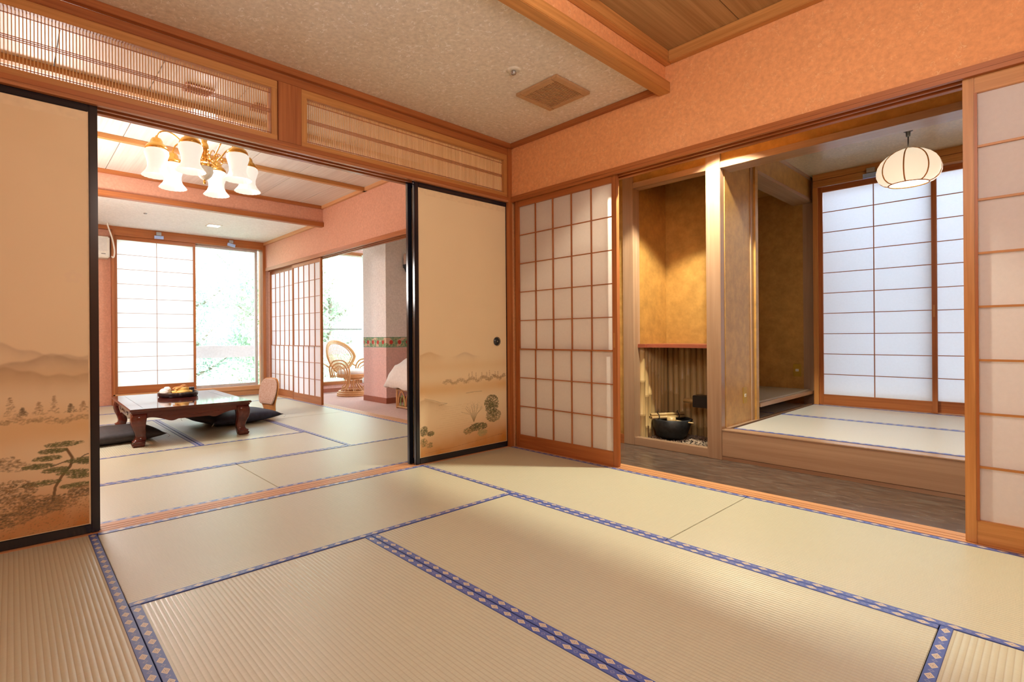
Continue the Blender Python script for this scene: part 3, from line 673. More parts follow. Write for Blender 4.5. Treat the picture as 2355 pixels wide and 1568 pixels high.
for kk in range(3):
    bl = []; br = [([(0, 0, -1.5), (.1, 0, 0), (.0, .1, 2.2), (.15, 0, 4.2)], [.12, .10, .07, .03])]
    for q in range(15):
        an = q*2.4+kk; zz = .1+q*.30; rr = 1.35*(1-q/24); e = (rr*math.cos(an), rr*math.sin(an), zz+.5); bl.append((*e, .62)); bl.append((e[0]*.5, e[1]*.5, zz+.2, .45))
        br.append(([(0.05, 0, zz), (e[0]*.5, e[1]*.5, zz+.2), e], [.04, .028, .012]))
    kinds.append((leaves_mesh(17000, bl, .115 if kk != 1 else .09, ('leaf_a', 'leaf_b', 'leaf_a')[kk]), tubes(br, 6)))
tr_spots = [(-1.9, 9.2, -1.7, 0, 'bushy tree seen low through the left part of the far window'), (-.1, 9.8, -2.2, 1, 'leafy tree in the right half of the far room window'), (-1.0, 12.2, -.6, 2, 'taller tree further up the slope in the far room window'),
            (1.5, 9.0, -2.0, 0, 'leafy tree beyond the window just left of the rattan chair'), (3.0, 9.6, -1.8, 2, 'tree beyond the window right behind the rattan chair'), (2.2, 12.0, -.3, 1, 'taller tree up the slope above the rattan chair'),
            (4.4, 12.5, .2, 0, 'tree on the slope beside the sheer curtain'), (-2.9, 12.5, .0, 1, 'tree on the slope hidden mostly by the glowing paper door'),
            (.2, 15.0, 2.2, 0, 'high tree crown filling the top of the far room window'), (-1.6, 15.5, 2.4, 2, 'high tree crown at the upper left corner of the open pane'), (2.6, 15.0, 2.6, 1, 'high tree crown filling the top of the window behind the chair'), (5.0, 16, 2.8, 0, 'high tree crown above the sheer curtain')]
for i, (x, y_, z, k, lab) in enumerate(tr_spots):
    t = thing('tree', lab, 'tree', (x, y_, z), i*1.3, 'garden trees outside the windows')
    mk('foliage', kinds[k][0], None, t, kind='stuff'); mk('trunk', kinds[k][1], 'bark', t)

# ---------------------------------------------------------------- entrance hall, niche, raised room
S('floor.003', (.125, .80, -3.6, 0, -.06, -.001), 'hall_floor')
S('ceiling.004', (.12, .74, -3.6, 0, 2.38, 2.42), 'hall_ceiling')
r = structroot('wall_entry')
bx('papered_panel', (.746, .90, -.562, 0, 0, 2.6), 'gold_wall', r); bx('baseboard', (.737, .746, -.562, 0, 0, .075), 'cedar_y', r)
bx('papered_panel', (.755, .88, -3.6, -.56, 2.11, 2.6), 'gold_wall', r)
# framed niche
r = structroot('trim_17')
bx('side_board', (.738, .835, -.655, -.560, 0, 2.45), 'veneer_z', r, bev=.002)
bx('side_board', (.732, .80, -1.354, -1.252, 0, 2.45), 'veneer_z', r, bev=.002)
bx('bottom_board', (.742, .80, -1.252, -.655, 0, .064), 'veneer_y', r, bev=.002)
bx('head_board', (.738, .84, -1.252, -.655, 2.07, 2.115), 'veneer_y', r, bev=.002)
wn = structroot('wall_niche', (.80, -.62, .05))
bx('back_panel', (.508, .56, -.76, .06, -.05, 2.6), 'gold_wall', wn); bx('side_panel', (0, .56, -.012, .08, -.05, 2.6), 'gold_wall', wn); bx('side_panel', (.0, .56, -.738, -.728, -.05, 2.6), 'gold_wall', wn)
bx('niche_floor', (0, .56, -.76, .06, -.05, -.018), 'black', wn)
bx('niche_ceiling', (0, .56, -.76, .06, 2.4, 2.45), 'gold_wall', wn)
def bamboo_mesh(h, r0, seed):
    rd = random.Random(seed); prof = [(r0, 0)]; z = rd.uniform(.05, .22)
    while z < h-.03:
        prof += [(r0*.985, z-.008), (r0*1.10, z-.002), (r0*1.02, z), (r0*1.10, z+.002), (r0*.97, z+.009)]; z += rd.uniform(.20, .30)
    prof.append((r0, h)); return lathe(prof, 12, capt=True)
bms = [bamboo_mesh(.745, .0272, i) for i in range(5)]
for i in range(8): mk('bamboo_pole', bms[(i*3) % 5], 'bamboo', wn, (.058+i*.0525, -.036, -.012), (0, 0, i))
for i in range(12): mk('bamboo_pole', bms[(i*2+1) % 5], 'bamboo', wn, (.482, -.064-i*.0525, -.012), (0, 0, i*1.7))
# curved shelf
poly = [(-.13+.0, 0)]
bm = bmesh.new(); pts = []
pts = [(.0, -.01), (.50, -.01), (.50, -.70), (.0, -.70)]
for k in range(0, 13): u = k/12; pts.append((.03+.05*math.sin(PI*u), -.63+.53*u))
pts.insert(4, (0, -.63)); pts.append((0, -.10))
vsb = [bm.verts.new((x, y_, 0)) for x, y_ in pts]; vst = [bm.verts.new((x, y_, .028)) for x, y_ in pts]
bm.faces.new(vsb); bm.faces.new(vst[::-1]); n = len(pts)
for i in range(n): bm.faces.new((vsb[i], vst[i], vst[(i+1) % n], vsb[(i+1) % n]))
bmesh.ops.recalc_face_normals(bm, faces=bm.faces[:])
mk('curved_shelf', bm_mesh(bm), 'shelf_red', wn, (0, 0, .735))
# gravel bed
bm = bmesh.new()
for i in range(1500):
    u = random.random(); x = .03+.44*random.random(); y_ = -.70+.68*u
    s_ = random.uniform(.004, .009); res = bmesh.ops.create_icosphere(bm, subdivisions=1, radius=s_)
    for v in res['verts']: v.co = Vector((v.co.x*random.uniform(.8, 1.3)+x, v.co.y+y_, v.co.z*.7-.015+.01*random.random()))
mk('gravel', bm_mesh(bm), 'gravel', wn, kind='stuff')
# stone basin and its fittings
bs = thing('stone_basin', 'dark rough stone water bowl on gravel in the bamboo niche', 'basin', (1.0, -.84, .044)); bs.scale = (.86, .86, .86)
def rough(i, th): return 1+.03*math.sin(3*th+i)+.02*math.sin(7*th+2*i)
bowl = mk('bowl', lathe([(.02, 0), (.095, 0), (.135, .035), (.165, .11), (.180, .185), (.174, .192), (.163, .187), (.150, .12), (.11, .055), (.02, .045)], 40, rough), 'stone', bs)
mk('water', lathe([(.005, 0), (.155, 0)], 32), 'dark_metal', bs, (0, 0, .14))
bd = thing('bamboo_bundle', 'three short bamboo tubes tied with black cord lying across the stone bowl', 'bamboo', (1.0, -.80, .203), math.radians(-30))
def pipe(L, ro, ri): return lathe([(ri, .002), (ri, 0), (ro, 0), (ro, L*.45), (ro*1.06, L*.452), (ro, L*.46), (ro, L), (ri, L), (ri, L-.01)], 14)
pmh = pipe(.30, .0125, .0085)
for dx, dz in ((-.013, 0), (.013, 0), (0, .022)): mk('bamboo_tube', pmh, 'bamboo', bd, (-.15, dx, dz+.012), (0, PI/2, 0))
for x in (-.09, .09):
    mk('cord', tubes([([(x, .034*math.cos(a_*PI/6), .021+.026*math.sin(a_*PI/6)) for a_ in range(12)], .003, True), ([(x, 0, .046), (x+.012, .012, .058)], .003), ([(x, 0, .046), (x-.006, -.016, .058)], .003)], 6), 'twine', bd)
ld = thing('bamboo_ladle', 'small bamboo ladle with round cup resting in the stone bowl', 'ladle', (.955, -.86, .170), math.radians(-78))
mk('cup', lathe([(.001, .002), (.030, .002), (.032, 0), (.034, .0), (.034, .055), (.0295, .055), (.0295, .006), (.001, .006)], 20), 'bamboo', ld, (0, 0, -.004))
mk('handle', tubes([([(.03, 0, .03), (.10, .0, .024), (.17, 0, .020)], .0055)], 8), 'bamboo', ld)
sp = thing('water_spout', 'bamboo water spout through a black block beside the niche board', 'spout', (1.15, -1.02, .30))
bx('block', (-.05, .05, -.14, .055, .0, .095), 'black', sp, bev=.004)
mk('spout_pipe', lathe([(.012, .0), (.019, 0), (.019, .16), (.001, .16)], 14), 'bamboo', sp, (0, .15, .045), (PI/2, 0, 0))
mk('support_pipe', tubes([([(0.02, -.10, -.26), (.02, -.10, .01)], .03)], 12), 'bamboo', sp)
# raised tatami room
r = structroot('trim_18')
bx('step_board', (.738, .77, -3.6, -1.353, .026, .206), 'veneer_y', r, bev=.003); bx('step_base', (.742, .77, -3.6, -1.353, 0, .024), 'veneer_y', r)
bx('nosing', (.736, .835, -3.6, -1.353, .206, .214), 'veneer_y', r, bev=.002)
f3 = structroot('floor.004'); bx('subfloor', (.77, 2.8, -3.6, -1.353, .10, .16), 'shell', f3); bx('subfloor', (1.37, 2.8, -1.353, -.6, .10, .16), 'shell', f3)
mat_tatami(f3, .835, 1.815, -3.2, -1.395, .2145, 'tatami_grey'); mat_tatami(f3, 1.815, 2.68, -3.2, -1.395, .2145, 'tatami_grey')
mat_tatami(f3, 1.40, 1.90, -1.365, -.62, .205, 'tatami_grey'); mat_tatami(f3, 1.90, 2.76, -1.365, -.62, .205, 'tatami_grey')
S('trim_19', (.738, .90, -3.6, -1.353, 2.065, 2.11), 'veneer_y', bev=.002)
S('ceiling.005', (.88, 2.8, -3.6, -.62, 2.39, 2.44), 'hall_ceiling')
r = structroot('wall_partition')
bx('papered_panel', (.80, 1.20, -1.353, -1.343, .16, 2.6), 'gold_wall', r)
bx('recess_strip', (1.20, 1.26, -1.340, -1.32, .16, 2.45), 'black', r)
bx('post', (1.255, 1.385, -1.365, -1.28, .16, 2.45), 'veneer_z', r, bev=.002)
bx('papered_panel', (1.383, 2.8, -1.360, -1.30, 2.185, 2.6), 'gold_wall', r)
bx('cornice', (.90, 2.8, -1.375, -1.353, 2.365, 2.39), 'veneer_x', r)
bx('bottom_strip', (.80, 2.66, -1.385, -1.353, .16, .222), 'veneer_x', r)
# alcove
r = structroot('wall_alcove')
bx('soffit', (1.383, 2.77, -1.368, -1.20, 2.155, 2.185), 'veneer_x', r); bx('alcove_ceiling', (1.37, 2.77, -1.2, -.55, 2.3, 2.34), 'gold_wall', r)
bx('end_panel', (2.77, 2.85, -1.285, -.55, .16, 2.5), 'gold_wall', r); bx('end_board', (2.768, 2.85, -1.40, -1.285, .16, 2.5), 'veneer_z', r)
bx('rear_panel', (1.37, 2.85, -.62, -.5, .16, 2.5), 'gold_wall', r); bx('near_panel', (1.365, 1.376, -1.28, -.55, .16, 2.5), 'gold_wall', r)
sh = thing('alcove_shelf', 'low tatami covered shelf floating inside the alcove', 'shelf', (2.07, -1.0, .30))
bx('edge_board', (-.685, .69, -.383, -.35, .012, .042), 'veneer_x', sh, bev=.002); bx('deck', (-.69, .69, -.35, .375, .012, .038), 'veneer_x', sh)
o = mk('tatami_top', boxes([(-.36, .36, -.685, .685, 0, .012)]), 'tatami', sh, (0, .015, .038), (0, 0, -PI/2))
# shoji wall of the raised room
wall_cut('wall_shoji', 'plaster', (2.78, 2.95, -1.40, -.5, .1, 2.76), (2.78, 2.95, -3.6, -1.40, 2.27, 2.76), (2.78, 2.95, -3.6, -1.40, -.3, .20), (2.78, 2.95, -3.72, -3.58, .2, 2.3))
r = structroot('trim_20')
bx('head_board', (2.665, 2.78, -3.6, -1.40, 2.335, 2.39), 'honey_y', r, bev=.002); bx('head_rail', (2.675, 2.78, -3.6, -1.40, 2.272, 2.333), 'honey_y', r, bev=.002)
bx('jamb', (2.68, 2.78, -1.435, -1.395, .21, 2.28), 'honey_z', r, bev=.002); bx('sill_board', (2.68, 2.78, -3.6, -1.40, .16, .216), 'honey_y', r)
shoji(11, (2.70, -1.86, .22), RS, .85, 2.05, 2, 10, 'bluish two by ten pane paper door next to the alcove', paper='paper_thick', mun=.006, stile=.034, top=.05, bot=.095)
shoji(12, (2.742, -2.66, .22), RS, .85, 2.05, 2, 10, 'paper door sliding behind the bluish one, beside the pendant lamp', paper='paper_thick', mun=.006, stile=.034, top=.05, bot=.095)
t = thing('door_stop', 'metal bracket with pale strip on the head rail behind the pendant lamp', 'bracket', (2.655, -1.853, 2.29), RS)
bx('bracket_plate', (-.03, .03, -.012, .012, .02, .06), 'steel', t); bx('plastic_strip', (-.055, .055, -.018, .0, -.028, .012), 'blue_strip', t)
def outlet(loc, rz, label):
    t = thing('wall_outlet', label, 'outlet', loc, rz); bx('cover_plate', (-.036, .036, -.008, 0, -.062, .062), 'gold_plate', t, bev=.003)
    bx('socket', (-.014, .014, -.011, -.007, -.012, .012), 'white_plastic', t, bev=.001)
    for x in (-.005, .005): bx('slot', (x-.001, x+.001, -.0115, -.010, -.004, .004), 'black', t)
outlet((2.768, -1.23, .529), RS, 'gold wall outlet inside the alcove near the bluish paper door')
outlet((1.136, -1.353, .425), 0, 'gold wall outlet on the papered partition above the step')
# pendant lamp
pl = thing('pendant_lamp', 'melon shaped white paper pendant lamp with thin wooden ribs', 'lamp', (1.65, -2.26, 1.925))
prof = []
for k in range(15):
    u = k/14; ang = math.radians(-52+142*u); prof.append((.192*math.cos(ang)**.9 if ang < PI/2 else 0, .105+.15*math.sin(ang)))
prof = [(r_*.94, z) for r_, z in [(.118, .0), (.150, .010), (.178, .034), (.192, .068), (.193, .10), (.184, .135), (.165, .168), (.135, .197), (.098, .220), (.055, .237), (.018, .243)]]
NR = 8
mk('paper_shade', lathe(prof, 64, lambda i, th: 1-.05*(1-abs(math.sin(NR*th/2)))**2), 'pendant_paper', pl)
for k in range(NR):
    an = 2*PI*k/NR; o = mk('rib', tubes([([(r_*.955, 0, z) for r_, z in prof], .0042)], 6), 'honey_z', pl, (0, 0, 0), (0, 0, an))
rb, zb = prof[0]
mk('lower_ring', tubes([([(rb*math.cos(a*PI/16), rb*math.sin(a*PI/16), zb) for a in range(32)], .0045, True)], 6), 'honey_x', pl)
mk('diffuser', lathe([(.001, zb+.004), (rb*.97, zb+.004)], 32), 'pendant_inner', pl)
mk('cord', tubes([([(0, 0, .24), (0, 0, .36)], .004)], 8), 'black', pl); mk('canopy', lathe([(.001, .33), (.012, .33), (.014, .36), (.026, .365), (.042, .44), (.045, .464), (.001, .464)], 20), 'black', pl)

# ---------------------------------------------------------------- fittings on ceilings
t = thing('ceiling_vent', 'square beige louvred vent on the near plaster ceiling', 'vent', (-.448, -.823, 2.42), math.radians(0))
q = .165
for a in ((-q, q, -q, -q+.04, -.020, 0), (-q, q, q-.04, q, -.020, 0)): bx('frame_bar', a, 'vent_wood', t, bev=.003)
for a in ((-q, -q+.04, -q+.04, q-.04, -.020, 0), (q-.04, q, -q+.04, q-.04, -.020, 0)): bx('frame_bar', a, 'vent_wood', t, bev=.003)
bx('backing', (-q+.04, q-.04, -q+.04, q-.04, -.003, 0), 'black', t)
sm = boxes([(-q+.04, q-.04, -.0035, .0035, -.017, -.006)])
for i in range(19): mk('louvre', sm, 'vent_wood', t, (0, -.117+i*.013, 0))
t = thing('sprinkler', 'small round white ceiling sprinkler near the louvred vent', 'sprinkler', (-.83, -.851, 2.42))
mk('flange', lathe([(.001, -.004), (.024, -.006), (.040, -.003), (.042, 0)], 24), 'white_plastic', t); mk('head', lathe([(.001, -.026), (.014, -.024), (.016, -.015), (.011, -.004)], 16), 'steel', t)
for i, (x, y_, lab) in enumerate(((-2.04, .94, 'red brown slotted vent seen through the left lattice, above the chandelier'), (-1.60, .955, 'red brown slotted vent seen through the lattice near the short post'))):
    t = thing('ceiling_grille', lab, 'vent', (x, y_, 2.57), group='grilles in the board ceiling')
    for a in ((-.085, .085, -.07, -.055, -.012, 0), (-.085, .085, .055, .07, -.012, 0), (-.085, -.07, -.055, .055, -.012, 0), (.07, .085, -.055, .055, -.012, 0)): bx('frame_bar', a, 'vent_red', t)
    bx('backing', (-.07, .07, -.055, .055, -.002, 0), 'black', t)
    for k in range(5): bx('louvre', (-.07, .07, -.042+.021*k-.004, -.042+.021*k+.004, -.009, -.002), 'vent_red', t)
t = thing('downlight', 'square glowing downlight in the white plaster ceiling', 'lamp', (-.98, 4.57, 2.385))
for a in ((-.085, .085, -.085, -.07, -.008, 0), (-.085, .085, .07, .085, -.008, 0), (-.085, -.07, -.07, .07, -.008, 0), (.07, .085, -.07, .07, -.008, 0)): bx('frame_bar', a, 'white_plastic', t)
bx('diffuser', (-.07, .07, -.07, .07, -.004, 0), 'down_glass', t)
tag(mk('ceiling_sensor', lathe([(.001, -.012), (.016, -.010), (.020, 0)], 16), 'steel', None, (-1.79, 4.35, 2.385)), 'tiny grey sensor on the white plaster ceiling', 'sensor')
# air conditioner
t = thing('air_conditioner', 'white wall air conditioner beside the glowing paper door', 'air conditioner', (-2.42, 5.5, 1.94))
bx('body', (-.39, .39, -.19, 0, 0, .275), 'white_plastic', t, bev=.012)
gm = boxes([(-.36, .36, -.004, .004, -.002, .002)])
for k in range(12): mk('grille_slat', gm, 'alu', t, (0, -.191, .09+.014*k))
bx('outlet_flap', (-.36, .36, -.195, -.188, .02, .055), 'white_plastic', t); bx('logo_plate', (.30, .345, -.1965, -.1945, .045, .052), 'black', t)
tag(mk('power_cable', tubes([([(-2.06, 5.28, 2.385), (-2.05, 5.28, 2.34), (-2.01, 5.28, 2.2), (-1.985, 5.28, 2.05), (-1.99, 5.28, 1.96), (-2.005, 5.28, 1.945), (-2.012, 5.29, 1.96)], .009)], 8), 'white_plastic'), 'white cable looping from ceiling to the air conditioner', 'cable')

# ---------------------------------------------------------------- chandelier
ch = thing('chandelier', 'brass chandelier with six glowing frilled glass shades', 'chandelier', (-1.83, 1.63, 2.10))
mk('canopy', lathe([(.001, .47), (.085, .468), (.08, .45), (.05, .43), (.035, .40), (.022, .39)], 28), 'brass', ch)
mk('stem', lathe([(.015, .40), (.028, .385), (.018, .36), (.03, .33), (.034, .29), (.022, .26), (.018, .20), (.03, .185), (.062, .18), (.066, .165), (.062, .155)], 24), 'brass', ch)
mk('centre_bowl', lathe([(.06, .155), (.064, .12), (.052, .09), (.03, .065), (.012, .055)], 24), 'white_plastic', ch); mk('finial', lathe([(.002, .02), (.010, .028), (.012, .04), (.006, .05), (.012, .056)], 12), 'brass', ch)
shade = lathe([(.030, .215), (.060, .210), (.080, .190), (.083, .168), (.073, .135), (.063, .10), (.062, .068), (.073, .038), (.090, .014), (.098, .0)], 72, lambda i, th: 1+(.06*abs(math.sin(9*th)) if i >= 9 else (.03*abs(math.sin(9*th)) if i == 8 else 0)))
cap = lathe([(.002, .310), (.009, .300), (.011, .290), (.030, .284), (.040, .268), (.043, .248), (.060, .236), (.074, .216), (.076, .200), (.072, .198)], 24)
arm = tubes([([(.02, 0, .20), (.07, 0, .19), (.12, 0, .24), (.17, 0, .31), (.24, 0, .355), (.30, 0, .345), (.33, 0, .295)], .0055), ([(.05, 0, .20), (.09, 0, .17), (.13, 0, .19), (.13, 0, .225), (.10, 0, .225)], .004)], 8)
scroll = tubes([([(.10+.018*math.cos(a*.7), .0, .25+.018*math.sin(a*.7)) for a in range(9)], .004), ([(.14+.014*math.cos(a*.8), .0, .215+.014*math.sin(a*.8)) for a in range(8)], .004)], 6)
bulb = lathe([(.001, .04), (.020, .05), (.028, .08), (.024, .11), (.014, .15), (.012, .20)], 16)
for k in range(6):
    an = k*PI/3; cx, cy = .33*math.cos(an), .33*math.sin(an)
    mk('arm', arm, 'brass', ch, (0, 0, .02), (0, 0, an)); mk('scroll', scroll, 'brass', ch, (0, 0, .0), (0, 0, an+PI/6))
    s_ = mk('glass_shade', shade, 'lamp_glass', ch, (cx, cy, .02), (0, 0, an)); mk('shade_cap', cap, 'brass', s_, (0, 0, 0)); mk('bulb', bulb, 'bulb', s_, (0, 0, 0))

# ---------------------------------------------------------------- low table
TX, TY, TR = -1.795, 2.72, math.radians(-1.5); TW, TD, TH = .94, 1.34, .312
tb = thing('low_table', 'glossy dark red low table with carved apron and scroll feet', 'table', (TX, TY, 0), TR)
mk('tabletop', boxes([(-TW/2, TW/2, -TD/2, TD/2, TH-.022, TH)], .006), 'rosewood_top', tb)
mk('top_moulding', boxes([(-TW/2+.012, TW/2-.012, -TD/2+.012, TD/2-.012, TH-.040, TH-.022)], .005), 'rosewood', tb)
bx('inlay_frame', (-TW/2+.10, -TW/2+.102, -TD/2+.1, TD/2-.1, TH, TH+.0004), 'black', tb); bx('inlay_frame', (TW/2-.102, TW/2-.10, -TD/2+.1, TD/2-.1, TH, TH+.0004), 'black', tb)
def apron(L):
    h = L/2; top = TH-.04; pts = [(-h, top), (h, top)]
    for k in range(0, 61):
        u = 1-2*k/60; au = abs(u)
        d = .068 if au < .30 else .068+.012*math.sin((au-.30)/.22*PI) if au < .52 else .068-.030*math.sin(min(1, (au-.52)/.30)*PI/2) if au < .84 else .038+.055*((au-.84)/.16)**1.6
        pts.append((u*h, top-d))
    return pts
for (L, rot, off) in ((TW-.14, 0, (0, -TD/2+.045, 0)), (TW-.14, PI, (0, TD/2-.045, 0)), (TD-.14, PI/2, (TW/2-.045, 0, 0)), (TD-.14, -PI/2, (-TW/2+.045, 0, 0))):
    o = mk('apron', prism(apron(L), -.012, .012), 'rosewood', tb, off, (0, 0, rot)); zc = TH-.075
    cv = [([(-.20, -.0125, zc-.008), (-.12, -.0125, zc-.008), (-.11, -.0125, zc+.008), (-.06, -.0125, zc+.008), (-.04, -.0125, zc-.004), (.0, -.0125, zc+.006), (.05, -.0125, zc-.006), (.12, -.0125, zc+.006), (.20, -.0125, zc+.006)], .0025),
          ([(-.16, -.0125, zc+.010), (-.10, -.0125, zc-.002), (-.02, -.0125, zc-.010), (.08, -.0125, zc-.010), (.15, -.0125, zc-.004)], .002),
          ([(-.24, -.0125, zc+.014), (-.26, -.0125, zc), (-.24, -.0125, zc-.014)], .0025), ([(.24, -.0125, zc+.014), (.26, -.0125, zc), (.24, -.0125, zc-.014)], .0025)]
    mk('carving', tubes(cv, 6), 'rosewood' if abs(rot) != PI/2 or rot > 0 else 'lacquer', o)
def leg_mesh():
    sec = [(TH-.04, .0, .055), (.24, .005, .058), (.20, .009, .055), (.16, .005, .049), (.12, -.005, .042), (.085, -.011, .039), (.062, -.009, .039), (.050, -.002, .041), (.046, .004, .046), (.040, .006, .048), (.036, .003, .044), (.022, .009, .049), (.010, .009, .046), (0, .006, .041)]
    bm = bmesh.new(); rings = []
    for z, o, s_ in sec:
        pr = []
        for (sx, sy) in ((1, .85), (1, 0), (1, -.85), (.85, -1), (-.85, -1), (-1, -.85), (-1, .85), (-.85, 1), (0, 1), (.85, 1)): pr.append(bm.verts.new((o+sx*s_*.95, o+sy*s_*.95, z)))
        rings.append(pr)
    for a, b in zip(rings, rings[1:]):
        for k in range(10): bm.faces.new((a[k], a[(k+1) % 10], b[(k+1) % 10], b[k]))
    bm.faces.new(rings[0]); bm.faces.new(rings[-1][::-1]); bmesh.ops.recalc_face_normals(bm, faces=bm.faces[:])
    me = bm_mesh(bm, smooth=True); return me
lm = leg_mesh()
for (sx, sy, rz) in ((1, 1, 0), (-1, 1, PI/2), (-1, -1, PI), (1, -1, -PI/2)): mk('leg', lm, 'rosewood', tb, (sx*(TW/2-.072), sy*(TD/2-.072), 0), (0, 0, rz))
# tray and what stands on it
ty = thing('serving_tray', 'round black lacquer tray on the low table', 'tray', (-1.757, 2.92, TH+.0004))
mk('tray_base', lathe([(.001, .006), (.156, .006), (.168, .042), (.173, .046), (.176, .042), (.173, .012), (.164, 0), (.001, 0)], 44), 'lacquer', ty)
tz = TH+.0068
np_ = thing('folded_cloth', 'crumpled white cloth at the left side of the black tray', 'cloth', (-1.868, 2.93, tz))
bm = bmesh.new(); blob(bm, (0, 0, .04), (.05, .055, .042), 3, .12); blob(bm, (.015, -.01, .065), (.035, .04, .03), 3, .15)
for v in bm.verts: v.co.z = max(v.co.z, 0)
mk('cloth_folds', bm_mesh(bm, smooth=True), 'white_cloth', np_)
tp = thing('tea_bundle', 'yellow patterned tea container with looped handle on the black tray', 'tea container', (-1.735, 2.87, tz))
bm = bmesh.new(); r_ = bmesh.ops.create_cube(bm, size=1)
for v in bm.verts: v.co = Vector((v.co.x*.17, v.co.y*.13, (v.co.z+.5)*.082))
bmesh.ops.bevel(bm, geom=bm.edges[:], offset=.030, segments=4, affect='EDGES')
mk('body', bm_mesh(bm, smooth=True), 'tea_pack', tp)
def m_leafpat():
    a = N('leaf_print', .5, .4); f = a.noise(a.co(), 70, 2, .5, 1.5); a.base(a.ramp(f, [(.47, (.70, .55, .24)), (.53, (.04, .09, .06))])); return a.m
mk('leaf_band', boxes([(-.080, .080, -.0665, .0665, .010, .034)], .006), m_leafpat(), tp)
mk('handle', tubes([([(-.08, 0, .07), (-.06, 0, .085), (-.02, -.01, .092), (.01, 0, .106), (.03, .0, .100), (.05, 0, .08)], .006), ([(-.075, -.04, .066), (-.01, -.03, .09), (.03, -.02, .102), (.055, -.01, .078)], .005)], 8), 'rattan', tp)
tag(mk('tea_caddy', lathe([(.001, 0), (.024, 0), (.025, .004), (.025, .05), (.026, .051), (.026, .072), (.022, .075), (.001, .075)], 24), 'lacquer', None, (-1.632, 2.95, tz)), 'small black cylindrical tea caddy at the right of the tray', 'canister')

# ---------------------------------------------------------------- floor cushions and legless chairs
def zaisu(cx, cy, rz, label):
    z = thing('floor_chair', label, 'chair', (cx, cy, 0), rz)
    def shell(x0, w0, w1, thick, pts):
        bm = bmesh.new(); rows = []
        for (x, zz, wd) in pts:
            rows.append([bm.verts.new((x+.02*((j/6)*2-1)**2*(-1 if zz > .12 else 0), ((j/6)*2-1)*wd, zz)) for j in range(7)])
        for a, b in zip(rows, rows[1:]):
            for j in range(6): bm.faces.new((a[j], a[j+1], b[j+1], b[j]))
        me_ = bm_mesh(bm, smooth=True); return me_
    o = mk('plywood_shell', shell(0, 0, 0, 0, [(-.22, .012, .20), (-.1, .008, .22), (.1, .006, .22), (.28, .006, .21), (.36, .012, .16), (.40, .035, .13), (.405, .075, .125), (.39, .12, .14), (.40, .18, .17), (.415, .26, .195), (.43, .34, .19), (.44, .40, .165), (.445, .43, .10)]), 'honey_z', z)
    md = o.modifiers.new('thick', 'SOLIDIFY'); md.thickness = .012; md.offset = 0
    ms = o.modifiers.new('sub', 'SUBSURF'); ms.levels = ms.render_levels = 1
    o = mk('back_pad', shell(0, 0, 0, 0, [(.375, .13, .12), (.38, .18, .155), (.395, .26, .178), (.412, .34, .172), (.424, .395, .145), (.430, .42, .09)]), 'brocade', z)
    md = o.modifiers.new('thick', 'SOLIDIFY'); md.thickness = .028; md.offset = 0
    ms = o.modifiers.new('sub', 'SUBSURF'); ms.levels = ms.render_levels = 2
    return z
zaisu(-1.195, 3.02, math.radians(11), 'legless floor chair with brocade back right of the low table')
def cushion(cx, cy, rz, w, d, h, mat, label, z=.02):
    t = thing('floor_cushion', label, 'cushion', (cx, cy, z+h*.4), rz); mk('cover', cushion_mesh(w, d, h), mat, t)
    for sx, sy in ((-1, -1), (1, -1), (-1, 1), (1, 1)):
        mk('tassel', tubes([([(sx*w*.495, sy*d*.495, 0), (sx*(w*.5+.015), sy*(d*.5+.006), -.02), (sx*(w*.5+.012), sy*(d*.5-.02), -.035)], .0018)], 5), 'white_cloth', t)
cushion(-1.25, 2.87, math.radians(11), .74, .66, .13, 'navy', 'navy square cushion on the legless chair right of the table')
cushion(-2.33, 2.60, math.radians(6), .66, .64, .12, 'charcoal', 'dark square cushion beside the painted pine door, left of the table', .006)

# ---------------------------------------------------------------- rattan chair
rc = thing('rattan_chair', 'rattan swivel armchair with fan shaped cane back by the window', 'chair', (1.16, 4.78, Z0), math.radians(-72))
def circ(r, z, n=28, cx=0, cy=0): return [(cx+r*math.cos(2*PI*k/n), cy+r*math.sin(2*PI*k/n), z) for k in range(n)]
for (r_, z) in ((.25, .016), (.245, .045), (.225, .072)): mk('base_ring', tubes([(circ(r_, z), .015, True)]), 'rattan', rc)
st = tubes([([(.235, 0, .05), (.15, 0, .12), (.085, 0, .20), (.10, 0, .265)], .010), ([(.235, .03, .05), (.13, .03, .10), (.07, .02, .17), (.07, .0, .25)], .007)])
for k in range(8): mk('base_strut', st, 'rattan', rc, (0, 0, 0), (0, 0, k*PI/4))
for (r_, z) in ((.14, .275), (.25, .315), (.255, .345)): mk('seat_ring', tubes([(circ(r_, z), .015, True)]), 'rattan', rc)
mk('seat_pad', lathe([(.001, .345), (.24, .345), (.262, .37), (.25, .405), (.16, .43), (.001, .435)], 28), 'white_cloth', rc)
def hoop(sc_, n=40, closed=True):
    p = []
    for k in range(n):
        a = 2*PI*k/n; w = .31*sc_*math.cos(a)*(1 if math.sin(a) > 0 else 1-.35*(-math.sin(a))); hh = .27*sc_*math.sin(a)
        p.append((-.27-.42*(hh+.27)*.75+.12*(w/.31)**2*.9, w, .62+hh))
    return p
for s_, rd in ((1, .017), (.93, .013), (.84, .009)): mk('back_hoop', tubes([(hoop(s_), rd, True)]), 'rattan', rc)
hp = hoop(.84); base_p = Vector((-.27, 0, .385)); fan = []
for k in range(0, 40): fan.append(([hp[k], tuple((Vector(hp[k])+base_p)/2+Vector((-.03, 0, 0))), tuple(base_p)], .0035))
for q in (.35, .5, .62, .74, .86): fan.append(([tuple(Vector(p)*q+base_p*(1-q)+Vector((-.03*(1-abs(2*q-1)), 0, 0))) for p in hp], .0028, True))
mk('cane_web', tubes(fan, 5), 'cane', rc)
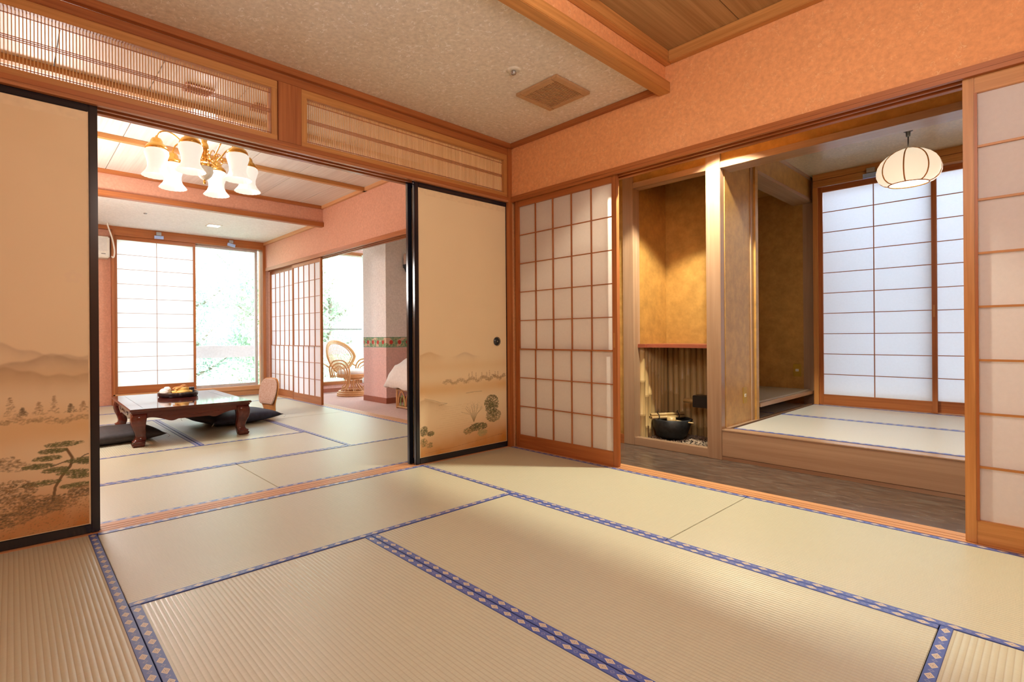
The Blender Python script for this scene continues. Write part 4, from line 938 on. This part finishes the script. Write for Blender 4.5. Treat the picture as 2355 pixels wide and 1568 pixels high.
for s in (-1, 1):
    am = thing  # placeholder name, not used further
    lst = []
    for w_ in (0, .045, .09):
        lst.append(([(-.20+w_, s*.29, .30), (-.22+w_, s*.30, .46-w_*.4), (-.14+w_*.8, s*.305, .56-w_), (.0, s*.31, .585-w_), (.12-w_*.8, s*.305, .56-w_), (.20-w_, s*.30, .46-w_*.4), (.20-w_, s*.29, .30), (.14-w_*.8, s*.27, .16+w_*.5), (.0, s*.25, .115+w_*.5)], .013 if w_ < .05 else .009))
    lst.append(([(-.03, s*.30, .33), (-.03, s*.305, .44), (0, s*.305, .47), (.03, s*.305, .44), (.03, s*.30, .33)], .006)); lst.append(([(-.20, s*.29, .33), (.2, s*.29, .33)], .009))
    lst.append(([(-.22, s*.30, .46), (-.36, s*.29, .52)], .012))
    mk('armrest', tubes(lst), 'rattan', rc)
# rattan bench with duvet
rb_ = thing('rattan_bench', 'rattan bench with arched side beyond the river painted door', 'bench', (.84, 2.98, Z0))
BL, BW = 1.5, .7
fr = [([(0, 0, 0), (0, 0, .29)], .015), ([(0, -BL, 0), (0, -BL, .29)], .015), ([(BW, 0, 0), (BW, 0, .29)], .015), ([(BW, -BL, 0), (BW, -BL, .29)], .015)]
for z in (.02, .245, .285):
    fr += [([(0, .01, z), (0, -BL, z)], .013), ([(0, 0, z), (BW, 0, z)], .013), ([(BW, 0, z), (BW, -BL, z)], .013)]
mk('frame', tubes(fr), 'rattan', rb_)
for k in range(8):
    y_ = -.03-k*.18
    mk('arch', tubes([([(0, y_, .03), (0, y_-.01, .13), (0, y_-.045, .205), (0, y_-.08, .225), (0, y_-.115, .205), (0, y_-.15, .13), (0, y_-.16, .03)], .009)]), 'rattan', rb_)
    o = mk('inner_arch', tubes([([(0.01, y_-.04, .03), (0.01, y_-.045, .12), (0.01, y_-.08, .17), (.01, y_-.115, .12), (.01, y_-.12, .03)], .007)]), 'rattan_green', rb_); o['label'] = 'green tinted inner arch'
bx('seat_cushion', (-.0, BW, -BL, -.06, .295, .43), 'grey_floral', rb_, bev=.03)
bm = bmesh.new(); n1, n2 = 34, 26; gr = []
for i in range(n1):
    row = []
    for j in range(n2):
        u = i/(n1-1); v = j/(n2-1); x = -.10+.85*u; y_ = .10-1.3*v
        top = .43+.19*math.sin(min(1, u*2.6)*PI/2)**.6*math.sin(min(1, .12+v*4.5)*PI/2)**.6; edge = min(u*9, v*14, 1)
        z = top-(1-edge)*.16+.012*math.sin(23*u+9*v)+.01*math.sin(31*v-7*u)
        row.append(bm.verts.new((x, y_, z)))
    gr.append(row)
for i in range(n1-1):
    for j in range(n2-1): bm.faces.new((gr[i][j], gr[i+1][j], gr[i+1][j+1], gr[i][j+1]))
dv = tag(mk('duvet', bm_mesh(bm, smooth=True), 'white_cloth', None, (.84, 2.98, Z0)), 'fluffy off white duvet heaped on the rattan bench', 'duvet')
md = dv.modifiers.new('thick', 'SOLIDIFY'); md.thickness = .05
wl = thing('wall_lamp', 'dark bracket wall lamp high on the papered pier', 'lamp', (1.285, 3.44, 1.95))
bx('back_plate', (-.03, .12, -.02, 0, -.06, .08), 'dark_metal', wl); bx('box_shade', (-.045, .13, -.14, -.03, -.02, .14), 'brocade', wl, bev=.004)
mk('lower_bracket', prism([(-.06, -.02), (.14, -.02), (.05, -.13), (.0, -.13)], -.13, -.03), 'dark_metal', wl)
